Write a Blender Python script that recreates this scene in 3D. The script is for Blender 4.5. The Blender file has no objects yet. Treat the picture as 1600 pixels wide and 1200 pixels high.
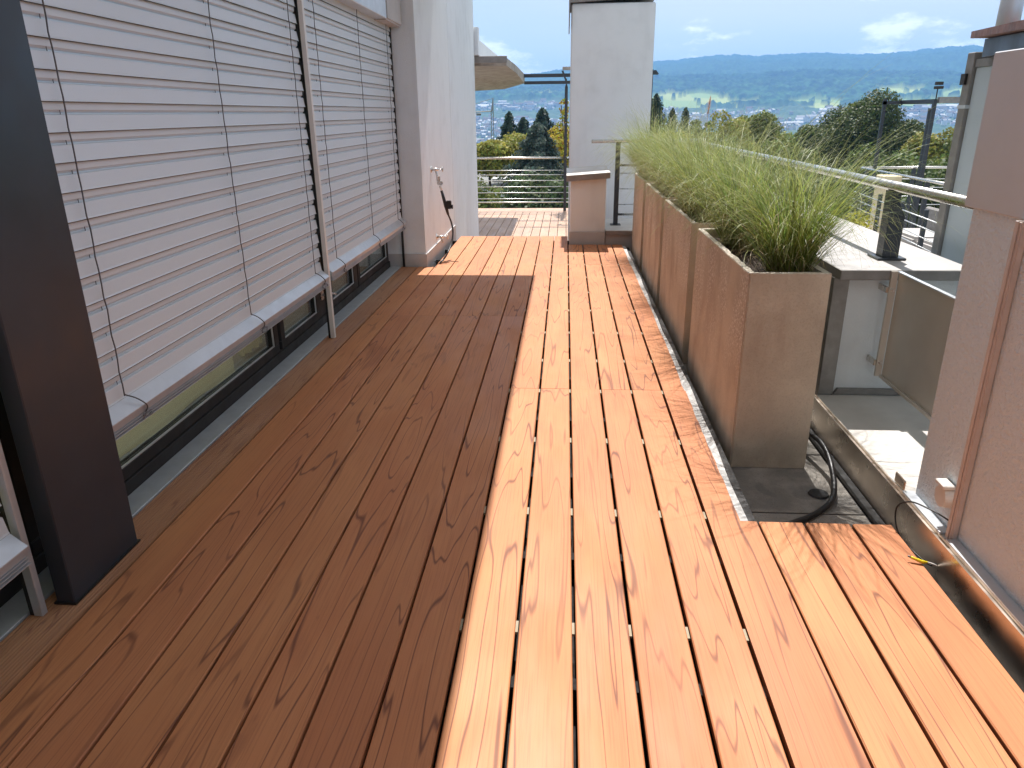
import bpy, bmesh, math, random
import numpy as np
from mathutils import Vector, Matrix
random.seed(7)
rng = np.random.default_rng(11)
SC = bpy.context.scene
COL = SC.collection
R = math.radians
PI = math.pi

# ------------------------------------------------------------------ camera
CAMPOS = Vector((0, 0, 1.35))
F_PX, YAW, PIT, ROLL = 1142.12167, -7.31043702e-02, 3.54192782e-01, -1.12674883e-02
cy, sy, cp, sp = math.cos(YAW), math.sin(YAW), math.cos(PIT), math.sin(PIT)
fwd = Vector((sy*cp, cy*cp, -sp)); rt = Vector((cy, -sy, 0)); up = rt.cross(fwd)
c, s = math.cos(ROLL), math.sin(ROLL)
r2 = c*rt + s*up; u2 = -s*rt + c*up
cam = bpy.data.cameras.new('camera')
cam.sensor_width = 36; cam.lens = 36*F_PX/1600
cam.clip_start = 0.02; cam.clip_end = 40000
camo = bpy.data.objects.new('camera', cam); COL.objects.link(camo)
m = Matrix((r2, u2, -fwd)).transposed().to_4x4(); m.translation = CAMPOS
camo.matrix_world = m
SC.camera = camo

# ------------------------------------------------------------------ light
SUN_EL, SUN_AZ = R(59), R(2.0)
W = bpy.data.worlds.new('World'); SC.world = W; W.use_nodes = True
wn, wl = W.node_tree.nodes, W.node_tree.links
wn.clear()
wo = wn.new('ShaderNodeOutputWorld'); bg = wn.new('ShaderNodeBackground')
sky = wn.new('ShaderNodeTexSky'); sky.sky_type = 'NISHITA'; sky.sun_disc = False
sky.sun_elevation = SUN_EL; sky.sun_rotation = SUN_AZ
sky.air_density = 1.0; sky.dust_density = 0.25; sky.ozone_density = 1.2
bg.inputs['Strength'].default_value = 0.071
# clouds: direction projected on a flat layer, so that they bunch up at the horizon
tc = wn.new('ShaderNodeTexCoord'); sep = wn.new('ShaderNodeSeparateXYZ'); wl.new(tc.outputs['Generated'], sep.inputs[0])
def wm(op, a, b=None, cl=False):
    n = wn.new('ShaderNodeMath'); n.operation = op; n.use_clamp = cl
    for i, v in enumerate((a, b)):
        if v is None: continue
        if hasattr(v, 'links'): wl.new(v, n.inputs[i])
        else: n.inputs[i].default_value = v
    return n.outputs[0]
zz = wm('ADD', wm('MAXIMUM', sep.outputs[2], 0.0), 0.075)
cx_ = wm('DIVIDE', sep.outputs[0], zz); cy_ = wm('DIVIDE', sep.outputs[1], zz)
comb = wn.new('ShaderNodeCombineXYZ'); wl.new(cx_, comb.inputs[0]); wl.new(cy_, comb.inputs[1])
def wnoise(scale, detail, rough, off):
    mp = wn.new('ShaderNodeMapping'); mp.inputs['Location'].default_value = off; wl.new(comb.outputs[0], mp.inputs[0])
    n = wn.new('ShaderNodeTexNoise'); n.inputs['Scale'].default_value = scale; n.inputs['Detail'].default_value = detail
    n.inputs['Roughness'].default_value = rough; wl.new(mp.outputs[0], n.inputs['Vector']); return n.outputs['Fac']
def wramp(v, a, b):
    mr = wn.new('ShaderNodeMapRange'); mr.interpolation_type = 'SMOOTHSTEP'; wl.new(v, mr.inputs[0])
    mr.inputs[1].default_value = a; mr.inputs[2].default_value = b; return mr.outputs[0]
mpc = wn.new('ShaderNodeMapping'); mpc.inputs['Scale'].default_value = (1, 1, 2.6); mpc.inputs['Location'].default_value = (4.3, 0.4, 0.75)
wl.new(tc.outputs['Generated'], mpc.inputs[0]); npf = wn.new('ShaderNodeTexNoise'); wl.new(mpc.outputs[0], npf.inputs['Vector'])
npf.inputs['Scale'].default_value = 6.0; npf.inputs['Detail'].default_value = 10; npf.inputs['Roughness'].default_value = 0.6
puff = wramp(npf.outputs['Fac'], 0.505, 0.60)
veil = wramp(wnoise(0.22, 4, 0.5, (7.4, 2.2, 0)), 0.30, 0.75)
mask = wm('ADD', wm('MULTIPLY', veil, 0.36), 0.32)
mixc = wn.new('ShaderNodeMix'); mixc.data_type = 'RGBA'
wl.new(mask, mixc.inputs[0]); wl.new(sky.outputs[0], mixc.inputs[6])
mixc.inputs[7].default_value = (10.0, 9.8, 9.4, 1)
mixp = wn.new('ShaderNodeMix'); mixp.data_type = 'RGBA'
shade = wramp(npf.outputs['Fac'], 0.52, 0.72)
pc = wn.new('ShaderNodeMix'); pc.data_type = 'RGBA'; wl.new(shade, pc.inputs[0]); pc.inputs[6].default_value = (16.5, 16.3, 15.8, 1); pc.inputs[7].default_value = (12.5, 12.6, 12.8, 1)
wl.new(wm('MULTIPLY', puff, 0.85), mixp.inputs[0]); wl.new(mixc.outputs[2], mixp.inputs[6]); wl.new(pc.outputs[2], mixp.inputs[7])
wl.new(mixp.outputs[2], bg.inputs['Color']); wl.new(bg.outputs[0], wo.inputs[0])
sl = bpy.data.lights.new('sun', 'SUN'); sl.energy = 4.9; sl.angle = R(0.53); sl.color = (1.0, 0.965, 0.925)
so = bpy.data.objects.new('sun', sl); COL.objects.link(so)
sdir = Vector((math.sin(SUN_AZ)*math.cos(SUN_EL), math.cos(SUN_AZ)*math.cos(SUN_EL), math.sin(SUN_EL)))
so.rotation_euler = sdir.to_track_quat('Z', 'Y').to_euler()
SC.view_settings.view_transform = 'Standard'; SC.view_settings.look = 'None'
SC.view_settings.exposure = 0.70; SC.view_settings.gamma = 1.0
SC.view_settings.use_curve_mapping = False
SC.render.engine = 'CYCLES'
SC.cycles.max_bounces = 10; SC.cycles.diffuse_bounces = 5; SC.cycles.transparent_max_bounces = 12
SC.cycles.volume_bounces = 1

# ------------------------------------------------------------------ material helpers
class NT:
    def __init__(s, name):
        s.m = bpy.data.materials.new(name); s.m.use_nodes = True
        s.n = s.m.node_tree.nodes; s.l = s.m.node_tree.links
        s.b = s.n['Principled BSDF']; s.out = s.n['Material Output']
    def put(s, sock, v):
        if hasattr(v, 'links'): s.l.new(v, sock)
        else: sock.default_value = v
    def math(s, op, a, b=0.0, cl=False, c=None):
        n = s.n.new('ShaderNodeMath'); n.operation = op; n.use_clamp = cl
        s.put(n.inputs[0], a); s.put(n.inputs[1], b)
        if c is not None: s.put(n.inputs[2], c)
        return n.outputs[0]
    def coord(s, kind='Object', scale=(1, 1, 1), rand=False):
        t = s.n.new('ShaderNodeTexCoord'); v = t.outputs[kind]
        if rand:
            oi = s.n.new('ShaderNodeObjectInfo')
            cb = s.n.new('ShaderNodeCombineXYZ')
            for i, k in enumerate((37.0, 91.0, 53.0)): s.l.new(s.math('MULTIPLY', oi.outputs['Random'], k), cb.inputs[i])
            va = s.n.new('ShaderNodeVectorMath'); va.operation = 'ADD'; s.l.new(v, va.inputs[0]); s.l.new(cb.outputs[0], va.inputs[1]); v = va.outputs[0]
        mp = s.n.new('ShaderNodeMapping'); mp.inputs['Scale'].default_value = scale
        s.l.new(v, mp.inputs[0]); return mp.outputs[0]
    def noise(s, vec, scale, detail=3, rough=0.5, dist=0.0):
        n = s.n.new('ShaderNodeTexNoise'); s.l.new(vec, n.inputs['Vector'])
        n.inputs['Scale'].default_value = scale; n.inputs['Detail'].default_value = detail
        n.inputs['Roughness'].default_value = rough; n.inputs['Distortion'].default_value = dist
        return n.outputs['Fac']
    def rng(s, v, a, b, c=0.0, d=1.0, smooth=True):
        n = s.n.new('ShaderNodeMapRange'); n.interpolation_type = 'SMOOTHSTEP' if smooth else 'LINEAR'
        s.l.new(v, n.inputs[0])
        for i, x in enumerate((a, b, c, d)): n.inputs[i+1].default_value = x
        return n.outputs[0]
    def mix(s, f, a, b, mode='MIX'):
        n = s.n.new('ShaderNodeMix'); n.data_type = 'RGBA'; n.blend_type = mode
        s.put(n.inputs[0], f)
        for i, v in ((6, a), (7, b)):
            if hasattr(v, 'links'): s.l.new(v, n.inputs[i])
            else: n.inputs[i].default_value = tuple(v)+(1,) if len(v) == 3 else v
        return n.outputs[2]
    def bump(s, h, strength=0.3, dist=0.01):
        n = s.n.new('ShaderNodeBump'); n.inputs['Strength'].default_value = strength; n.inputs['Distance'].default_value = dist
        s.l.new(h, n.inputs['Height']); s.l.new(n.outputs[0], s.b.inputs['Normal']); return n.outputs[0]
    def fin(s, col, rough=0.6, metal=0.0, spec=0.5):
        s.put(s.b.inputs['Base Color'], col if hasattr(col, 'links') else tuple(col)+(1,))
        s.put(s.b.inputs['Roughness'], rough); s.put(s.b.inputs['Metallic'], metal)
        s.b.inputs['Specular IOR Level'].default_value = spec
        return s.m

def wood_mat(name, light, mid, dark, rough=0.5, fine=1.0):
    t = NT(name)
    v = t.coord(scale=(1, 0.058, 1), rand=True)
    n1 = t.noise(v, 6.6, 2.4, 0.48, 0.18)
    ring = t.math('PINGPONG', t.math('MULTIPLY', n1, 12.5), 0.5)
    line = t.rng(ring, 0.0, 0.085, 1.0, 0.0)
    fade = t.rng(t.noise(v, 4.0, 2), 0.34, 0.60)
    line = t.math('MULTIPLY', line, t.math('ADD', t.math('MULTIPLY', fade, 0.62), 0.38))
    soft = t.rng(ring, 0.0, 0.5, 0.0, 1.0)
    blot = t.rng(t.noise(t.coord(scale=(1, 0.35, 1), rand=True), 4.2, 3, 0.55, 0.5), 0.34, 0.68)
    v2 = t.coord(scale=(190, 3.5, 1), rand=True)
    grain = t.noise(v2, 1.0, 4, 0.65)
    col = t.mix(blot, mid, light)
    col = t.mix(t.math('MULTIPLY', soft, 0.22), col, mid)
    knot = t.rng(t.noise(t.coord(scale=(1, 0.22, 1), rand=True), 6.5, 3.5, 0.55, 0.8), 0.66, 0.70)
    col = t.mix(t.math('MULTIPLY', knot, 0.24), col, dark)
    col = t.mix(t.math('MULTIPLY', line, 0.80), col, dark)
    col = t.mix(t.rng(grain, 0.42, 0.75, 0.0, 0.26*fine), col, dark)
    oi = t.n.new('ShaderNodeObjectInfo')
    hs = t.n.new('ShaderNodeHueSaturation')
    t.l.new(t.math('ADD', t.math('MULTIPLY', t.math('FRACT', t.math('MULTIPLY', oi.outputs['Random'], 7.31)), 0.11), 0.945), hs.inputs['Value'])
    t.l.new(t.math('ADD', t.math('MULTIPLY', t.math('FRACT', t.math('MULTIPLY', oi.outputs['Random'], 3.17)), 0.0035), 0.4985), hs.inputs['Hue'])
    t.l.new(col, hs.inputs['Color'])
    rg = t.rng(t.noise(t.coord(scale=(1, 0.4, 1), rand=True), 5, 4), 0.3, 0.7, rough-0.08, rough+0.10)
    h = t.math('ADD', t.math('MULTIPLY', grain, 0.6), t.math('MULTIPLY', line, -0.5))
    t.bump(h, 0.22, 0.002)
    return t.fin(hs.outputs[0], rg, 0, 0.24)
def stucco(name, col, scale=150, strength=0.55, dirt=0.12):
    t = NT(name); v = t.coord('Object')
    n = t.noise(v, scale, 4, 0.6); n2 = t.noise(v, 3.0, 4, 0.6)
    stre = t.noise(t.coord('Object', (1, 1, 0.15)), 9, 3)
    d = tuple(x*0.72 for x in col)
    c_ = t.mix(t.math('MULTIPLY', t.rng(n2, 0.45, 0.8), dirt*2), col, d)
    c_ = t.mix(t.math('MULTIPLY', t.rng(stre, 0.5, 0.8), dirt), c_, d)
    t.bump(n, strength, 0.012 if strength > 0.9 else 0.005); return t.fin(c_, 0.85 if strength <= 0.9 else 0.62, 0, 0.3)
def plain(name, col, rough=0.5, metal=0.0, var=0.10, scale=6, bump=0.0, bscale=120, spec=0.5, stretch=(1, 1, 1)):
    t = NT(name); v = t.coord('Object', stretch)
    n = t.noise(v, scale, 5, 0.6)
    c_ = t.mix(t.rng(n, 0.3, 0.75), tuple(x*(1-var) for x in col), tuple(min(1, x*(1+var)) for x in col))
    rg = t.rng(t.noise(v, scale*2.3, 4), 0.3, 0.7, max(0.02, rough-0.06), min(1, rough+0.08))
    if bump: t.bump(t.noise(v, bscale, 4, 0.6), bump, 0.003)
    return t.fin(c_, rg, metal, spec)

M = {}
M['deck'] = wood_mat('new_decking_wood', (0.57, 0.245, 0.108), (0.515, 0.205, 0.091), (0.14, 0.052, 0.034), 0.54)
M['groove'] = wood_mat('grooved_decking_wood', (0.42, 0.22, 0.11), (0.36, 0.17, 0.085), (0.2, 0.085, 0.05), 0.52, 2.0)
M['fardeck'] = wood_mat('weathered_decking_wood', (0.54, 0.36, 0.25), (0.47, 0.30, 0.20), (0.26, 0.15, 0.10), 0.42)
M['stucco'] = stucco('white_stucco', (0.73, 0.775, 0.80), 140, 0.8, 0.20)
M['stucco_r'] = stucco('coarse_stucco', (0.715, 0.785, 0.825), 70, 1.0)
M['smoothwall'] = stucco('smooth_render', (0.72, 0.765, 0.80), 260, 0.25, 0.20)
M['plinth'] = plain('plinth_paint', (0.47, 0.45, 0.44), 0.55, 0, 0.06, 5, 0.1)
M['anthracite'] = plain('anthracite_metal', (0.028, 0.034, 0.044), 0.38, 0.0, 0.12, 2.5, 0.03, 300)
M['frame'] = plain('window_frame_paint', (0.030, 0.028, 0.027), 0.55, 0.0, 0.1, 5, 0.0, 100, 0.2)
M['slat'] = plain('blind_slat_paint', (0.62, 0.66, 0.685), 0.42, 0.08, 0.03, 1.2, 0.0, 100, 0.5, (1, 0.3, 1))
M['alu'] = plain('brushed_aluminium', (0.60, 0.63, 0.66), 0.38, 0.55, 0.06, 8, 0.03, 200)
M['threshold'] = plain('threshold_sheet', (0.46, 0.48, 0.49), 0.50, 0.3, 0.08, 10, 0.05)
M['steel'] = plain('stainless_steel', (0.62, 0.60, 0.56), 0.24, 1.0, 0.05, 14)
M['chrome'] = plain('dull_chrome', (0.66, 0.65, 0.63), 0.28, 0.9, 0.1, 40)
M['satin'] = plain('satin_steel_panel', (0.60, 0.56, 0.50), 0.40, 0.55, 0.05, 2.5)
M['bronze'] = plain('dull_metal_flashing', (0.76, 0.66, 0.56), 0.30, 0.97, 0.10, 3.5, 0.05, 40)
M['greyflash'] = plain('weathered_zinc', (0.27, 0.26, 0.25), 0.5, 0.45, 0.15, 12, 0.05, 60)
M['rubber'] = plain('black_rubber', (0.018, 0.017, 0.017), 0.42, 0, 0.2, 20)
M['membrane'] = plain('bitumen_membrane', (0.009, 0.008, 0.008), 0.9, 0, 0.2, 20, 0.3, 90)
M['dark'] = plain('interior_dark', (0.03, 0.028, 0.027), 0.8)
M['whiteplastic'] = plain('white_plastic', (0.72, 0.70, 0.66), 0.35, 0, 0.04)
M['cond'] = plain('conduit_plastic', (0.60, 0.53, 0.49), 0.42, 0, 0.1, 12)
M['yellow'] = plain('yellow_tape', (0.80, 0.62, 0.02), 0.35, 0, 0.15, 60)
M['curtain'] = plain('beige_curtain', (0.72, 0.69, 0.50), 0.8, 0, 0.06, 3)
M['intfloor'] = plain('interior_floor', (0.38, 0.35, 0.28), 0.5, 0, 0.1, 4)
M['stone'] = plain('pale_stone_slab', (0.43, 0.405, 0.385), 0.6, 0, 0.07, 5, 0.12, 150)
M['sill'] = plain('sill_sheet', (0.58, 0.55, 0.51), 0.45, 0.1, 0.10, 4, 0.05, 120)
M['slabedge'] = plain('slab_edge_metal', (0.25, 0.235, 0.225), 0.55, 0.3, 0.12, 12, 0.1, 160)
M['cement'] = plain('rough_cement_strip', (0.52, 0.51, 0.49), 0.85, 0, 0.2, 30, 0.5, 120)
M['soil'] = plain('dark_soil', (0.055, 0.035, 0.024), 0.95, 0, 0.5, 60, 1.0, 120)
M['cable'] = plain('steel_cable', (0.62, 0.64, 0.64), 0.3, 0.8, 0.05)
M['brownwood'] = plain('red_brown_wood', (0.17, 0.065, 0.04), 0.5, 0, 0.3, 18, 0.1, 80)
M['frost'] = plain('frosted_pane', (0.50, 0.58, 0.63), 0.45, 0, 0.03, 1.0)
M['cord'] = plain('grey_cord', (0.10, 0.095, 0.095), 0.6)
M['wire'] = plain('grey_wire', (0.22, 0.21, 0.21), 0.4, 0.5)
M['greybox'] = plain('painted_grey_panel', (0.58, 0.585, 0.61), 0.5, 0, 0.04, 2)
M['concrete'] = plain('stained_concrete', (0.33, 0.30, 0.27), 0.85, 0, 0.25, 7, 0.25, 60)
M['cream'] = plain('cream_paint', (0.68, 0.58, 0.38), 0.7)
M['roofgrey'] = plain('roof_gravel_grey', (0.20, 0.20, 0.19), 0.9, 0, 0.15, 2)
M['whitewall'] = plain('white_house_wall', (0.68, 0.68, 0.66), 0.85)
M['brownwall'] = plain('brown_house_wall', (0.36, 0.24, 0.18), 0.85)
M['paneg'] = plain('dark_pane', (0.05, 0.06, 0.07), 0.1)
M['cane'] = plain('grey_outdoor_seat', (0.24, 0.23, 0.22), 0.8, 0, 0.2, 30)
# ground tiles of the planter strip
t = NT('grey_paver'); v = t.coord('Object')
c_ = t.mix(t.rng(t.noise(v, 5, 5, 0.6), 0.35, 0.7), (0.19, 0.175, 0.155), (0.33, 0.30, 0.26))
c_ = t.mix(t.rng(t.noise(v, 160, 3, 0.7), 0.55, 0.72), c_, (0.12, 0.11, 0.10))
wet = t.rng(t.noise(v, 3.4, 2, 0.4, 0.6), 0.53, 0.545)
c_ = t.mix(t.math('MULTIPLY', wet, 0.45), c_, (0.13, 0.125, 0.12))
t.bump(t.noise(v, 150, 5, 0.7), 0.7, 0.004); M['paver'] = t.fin(c_, 0.85, 0, 0.3)
# planters
t = NT('planter_concrete'); v = t.coord('Object', rand=True)
base = t.mix(t.rng(t.noise(v, 3.5, 5, 0.6), 0.3, 0.7), (0.47, 0.405, 0.32), (0.61, 0.535, 0.425))
fine = t.noise(v, 120, 4, 0.7)
base = t.mix(t.rng(fine, 0.5, 0.75, 0, 0.4), base, (0.30, 0.23, 0.17))
rust = t.rng(t.noise(t.coord('Object', (1, 1, 0.35), rand=True), 4.5, 4, 0.6, 0.6), 0.45, 0.72, 0, 0.5)
base = t.mix(rust, base, (0.32, 0.22, 0.165))
geo = t.n.new('ShaderNodeNewGeometry'); sx = t.n.new('ShaderNodeSeparateXYZ'); t.l.new(geo.outputs['Normal'], sx.inputs[0])
so_ = t.n.new('ShaderNodeSeparateXYZ'); t.l.new(t.coord('Object'), so_.inputs[0])
side = t.math('MULTIPLY', t.rng(sx.outputs[0], -0.6, -0.9), t.rng(so_.outputs[2], 0.22, 0.60))
eff = t.math('MULTIPLY', t.rng(t.noise(v, 75, 5, 0.8), 0.48, 0.60), t.rng(t.noise(t.coord('Object', (1, 1, 0.6), rand=True), 3.0, 3, 0.5), 0.40, 0.56))
base = t.mix(t.math('MULTIPLY', t.math('MULTIPLY', eff, side), 0.95), base, (0.80, 0.76, 0.68))
alg = t.math('MULTIPLY', t.rng(so_.outputs[2], 0.26, 0.0), t.rng(t.noise(v, 6, 4), 0.3, 0.6))
base = t.mix(t.math('MULTIPLY', alg, 0.35), base, (0.13, 0.11, 0.085))
t.bump(t.math('ADD', fine, t.math('MULTIPLY', eff, 0.6)), 0.5, 0.003); M['planter'] = t.fin(base, 0.85, 0, 0.25)
t = NT('planter_rim_concrete'); v = t.coord('Object', rand=True)
M['rim'] = t.fin(t.mix(t.rng(t.noise(v, 60, 4, 0.7), 0.4, 0.7), (0.62, 0.56, 0.47), (0.44, 0.37, 0.29)), 0.85)
# grass + leaves: colour attribute times translucency
def leafmat(name, trans=0.35, rough=0.5):
    t = NT(name); a = t.n.new('ShaderNodeVertexColor'); a.layer_name = 'col'
    tr = t.n.new('ShaderNodeBsdfTranslucent'); t.l.new(a.outputs[0], tr.inputs[0])
    mx = t.n.new('ShaderNodeMixShader'); mx.inputs[0].default_value = trans
    t.fin(a.outputs[0], rough, 0, 0.3)
    t.l.new(t.b.outputs[0], mx.inputs[1]); t.l.new(tr.outputs[0], mx.inputs[2]); t.l.new(mx.outputs[0], t.out.inputs[0])
    return t.m
M['grass'] = leafmat('grass_blade', 0.40, 0.45)
M['leaf'] = leafmat('tree_leaf', 0.35, 0.55)
t = NT('attr_diffuse'); a = t.n.new('ShaderNodeVertexColor'); a.layer_name = 'col'
M['attr'] = t.fin(a.outputs[0], 0.95, 0, 0.1)
M['bark'] = plain('bark', (0.09, 0.065, 0.045), 0.9, 0, 0.3, 8, 0.6, 30)
# window glass: thin pane, reflecting by angle and letting the room show through
t = NT('curtain_cloth'); tr = t.n.new('ShaderNodeBsdfTranslucent'); tr.inputs[0].default_value = (0.97, 0.92, 0.72, 1)
mx = t.n.new('ShaderNodeMixShader'); mx.inputs[0].default_value = 0.72; t.fin((0.80, 0.76, 0.58), 0.9)
t.l.new(t.b.outputs[0], mx.inputs[1]); t.l.new(tr.outputs[0], mx.inputs[2]); t.l.new(mx.outputs[0], t.out.inputs[0]); M['cloth'] = t.m
t = NT('window_glass'); gl = t.n.new('ShaderNodeBsdfGlossy'); gl.inputs['Roughness'].default_value = 0.015
tp = t.n.new('ShaderNodeBsdfTransparent'); tp.inputs[0].default_value = (0.975, 0.988, 0.975, 1)
lw = t.n.new('ShaderNodeLayerWeight'); lw.inputs[0].default_value = 0.5
mx = t.n.new('ShaderNodeMixShader'); t.l.new(t.math('ADD', t.math('MULTIPLY', t.math('POWER', lw.outputs['Facing'], 4.0), 0.85), 0.06, True), mx.inputs[0])
t.l.new(tp.outputs[0], mx.inputs[1]); t.l.new(gl.outputs[0], mx.inputs[2]); t.l.new(mx.outputs[0], t.out.inputs[0]); M['glass'] = t.m

# ------------------------------------------------------------------ mesh helpers
def wloc(o):
    v = Vector((0, 0, 0))
    while o is not None: v += o.location; o = o.parent
    return v
def link(name, me, mat, parent=None, loc=None):
    o = bpy.data.objects.new(name, me); COL.objects.link(o)
    if mat is not None and not me.materials: me.materials.append(mat)
    if parent: o.parent = parent
    if loc is not None: o.location = loc
    return o
def frombm(name, bm, mat, parent=None, smooth=False, origin=None):
    off = wloc(parent) if parent else Vector((0, 0, 0))
    if origin is not None: off2 = Vector(origin)
    else: off2 = off
    bmesh.ops.translate(bm, verts=bm.verts, vec=-off2)
    bmesh.ops.recalc_face_normals(bm, faces=bm.faces)
    me = bpy.data.meshes.new(name); bm.to_mesh(me); bm.free()
    if smooth:
        for p in me.polygons: p.use_smooth = True
    return link(name, me, mat, parent, off2-off)
def tag(o, label=None, cat=None, group=None, kind=None):
    if label: o['label'] = label
    if cat: o['category'] = cat
    if group: o['group'] = group
    if kind: o['kind'] = kind
    return o
def root(name, loc, label, cat, group=None):
    o = bpy.data.objects.new(name, None); COL.objects.link(o); o.location = loc; o.empty_display_size = 0.1
    return tag(o, label, cat, group)
def bbox_bm(x0, x1, y0, y1, z0, z1, bev=0.0, bm=None, seg=1):
    own = bm is None
    b = bmesh.new()
    r = bmesh.ops.create_cube(b, size=1)
    for vv in b.verts:
        vv.co = Vector((x0 if vv.co.x < 0 else x1, y0 if vv.co.y < 0 else y1, z0 if vv.co.z < 0 else z1))
    if bev: bmesh.ops.bevel(b, geom=list(b.edges), offset=bev, segments=seg, affect='EDGES')
    if own: return b
    me = bpy.data.meshes.new('tmp'); b.to_mesh(me); b.free(); bm.from_mesh(me); bpy.data.meshes.remove(me); return bm
def box(name, x0, x1, y0, y1, z0, z1, mat, parent=None, bev=0.0, origin=None, seg=1):
    if origin is None and parent is None: origin = ((x0+x1)/2, (y0+y1)/2, z0)
    return frombm(name, bbox_bm(x0, x1, y0, y1, z0, z1, bev, None, seg), mat, parent, origin=origin)
def prism_bm(profile, a0, a1, axis='y', bm=None):
    bm = bm or bmesh.new()
    def P(u, w, a): return (u, a, w) if axis == 'y' else ((a, u, w) if axis == 'x' else (u, w, a))
    A = [bm.verts.new(P(u, w, a0)) for u, w in profile]; B = [bm.verts.new(P(u, w, a1)) for u, w in profile]
    n = len(profile)
    for i in range(n): bm.faces.new((A[i], A[(i+1) % n], B[(i+1) % n], B[i]))
    bm.faces.new(A[::-1]); bm.faces.new(B)
    return bm
def prism(name, profile, a0, a1, mat, parent=None, axis='y', origin=None):
    return frombm(name, prism_bm(profile, a0, a1, axis), mat, parent, origin=origin)
def tube_bm(pts, r, seg=10, bm=None, closed=False):
    bm = bm or bmesh.new(); pts = [Vector(p) for p in pts]; rings = []
    rr = r if isinstance(r, (list, tuple)) else [r]*len(pts)
    prev = None
    for i, p in enumerate(pts):
        d = (pts[min(i+1, len(pts)-1)]-pts[max(i-1, 0)]).normalized()
        if prev is None:
            ax = Vector((0, 0, 1)) if abs(d.z) < 0.9 else Vector((1, 0, 0)); u = d.cross(ax).normalized()
        else: u = (prev - d*prev.dot(d)).normalized()
        prev = u; w = d.cross(u)
        rings.append([bm.verts.new(p+(u*math.cos(2*PI*k/seg)+w*math.sin(2*PI*k/seg))*rr[i]) for k in range(seg)])
    for a, b in zip(rings, rings[1:]):
        for k in range(seg): bm.faces.new((a[k], a[(k+1) % seg], b[(k+1) % seg], b[k]))
    bm.faces.new(rings[0][::-1]); bm.faces.new(rings[-1])
    return bm
def tube(name, pts, r, mat, parent=None, seg=10, origin=None):
    return frombm(name, tube_bm(pts, r, seg), mat, parent, True, origin)
def spline(ctrl, n=8):
    P = [Vector(p) for p in ctrl]; P = [P[0]*2-P[1]]+P+[P[-1]*2-P[-2]]; out = []
    for i in range(1, len(P)-2):
        for k in range(n):
            t_ = k/n; a, b, c2, d = P[i-1:i+3]
            out.append(0.5*((2*b)+(c2-a)*t_+(2*a-5*b+4*c2-d)*t_*t_+(3*b-a-3*c2+d)*t_**3))
    out.append(P[-2]); return out
def arrmesh(name, V, Fc, cols=None, mat=None):
    me = bpy.data.meshes.new(name); V = np.asarray(V, np.float32); Fc = np.asarray(Fc, np.int32)
    k = Fc.shape[1]
    me.vertices.add(len(V)); me.vertices.foreach_set('co', V.ravel())
    me.loops.add(Fc.size); me.loops.foreach_set('vertex_index', Fc.ravel())
    me.polygons.add(len(Fc)); me.polygons.foreach_set('loop_start', np.arange(0, Fc.size, k, dtype=np.int32))
    me.polygons.foreach_set('loop_total', np.full(len(Fc), k, np.int32))
    if cols is not None:
        a = me.color_attributes.new('col', 'FLOAT_COLOR', 'POINT')
        cc = np.ones((len(V), 4), np.float32); cc[:, :3] = cols; a.data.foreach_set('color', cc.ravel())
    me.update(); me.validate()
    if mat: me.materials.append(mat)
    return me

# ------------------------------------------------------------------ value noise
def vnoise(x, y, seed=0):
    xi = np.floor(x).astype(np.int64); yi = np.floor(y).astype(np.int64); fx = x-xi; fy = y-yi
    fx = fx*fx*(3-2*fx); fy = fy*fy*(3-2*fy)
    def h(a, b):
        n = (a*374761393 + b*668265263 + seed*1442695041) & 0xffffffff
        n = ((n ^ (n >> 13))*1274126177) & 0xffffffff
        return ((n ^ (n >> 16)) & 0xffff)/65535.0
    return (h(xi, yi)*(1-fx)+h(xi+1, yi)*fx)*(1-fy)+(h(xi, yi+1)*(1-fx)+h(xi+1, yi+1)*fx)*fy
def fbm(x, y, oct=4, seed=0):
    s_, a, n = 0, 1.0, 0
    for i in range(oct): s_ = s_+a*vnoise(x*2**i, y*2**i, seed+i); n += a; a *= 0.5
    return s_/n

# ------------------------------------------------------------------ TERRAIN (valley, forest ridge, far ridge)
azf = np.arange(-0.26, 0.60, 0.00115)
azc = np.arange(0.60, 2*PI-0.26, 0.05)
AZ = np.concatenate([azf, azc])
RR = np.concatenate([[4.0, 15, 30], np.geomspace(50, 1500, 30), np.arange(1540, 3200, 26), np.arange(3200, 4700, 11), np.arange(4700, 5400, 40), np.arange(5400, 6900, 15), [6960, 7050, 7200, 7400, 7600]])
azk = np.array([-3.2, -0.6, -0.26, -0.109, -0.020, 0.0435, 0.106, 0.137, 0.167, 0.205, 0.223, 0.263, 0.305, 0.339, 0.366, 0.392, 0.410, 0.4405, 0.4525, 0.477, 0.6, 0.9, 3.2])
rk = np.array([0.03, 0.03, 0.031, 0.0381, 0.0485, 0.0535, 0.0565, 0.058, 0.0615, 0.0625, 0.060, 0.061, 0.061, 0.058, 0.058, 0.0585, 0.0612, 0.0625, 0.0625, 0.057, 0.05, 0.04, 0.03])
mk_ = np.array([0.02, 0.02, 0.0205, 0.0225, 0.0275, 0.033, 0.0375, 0.038, 0.0375, 0.038, 0.038, 0.0385, 0.038, 0.0375, 0.036, 0.036, 0.035, 0.032, 0.031, 0.03, 0.025, 0.02, 0.02])
azw = (AZ+PI) % (2*PI)-PI
ridge = np.interp(azw, azk, rk); mid = np.interp(azw, azk, mk_)
A2, R2 = np.meshgrid(azw, RR, indexing='ij'); X = R2*np.sin(A2); Y = R2*np.cos(A2)
Z = np.zeros_like(R2); DZ = 1.35
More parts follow.
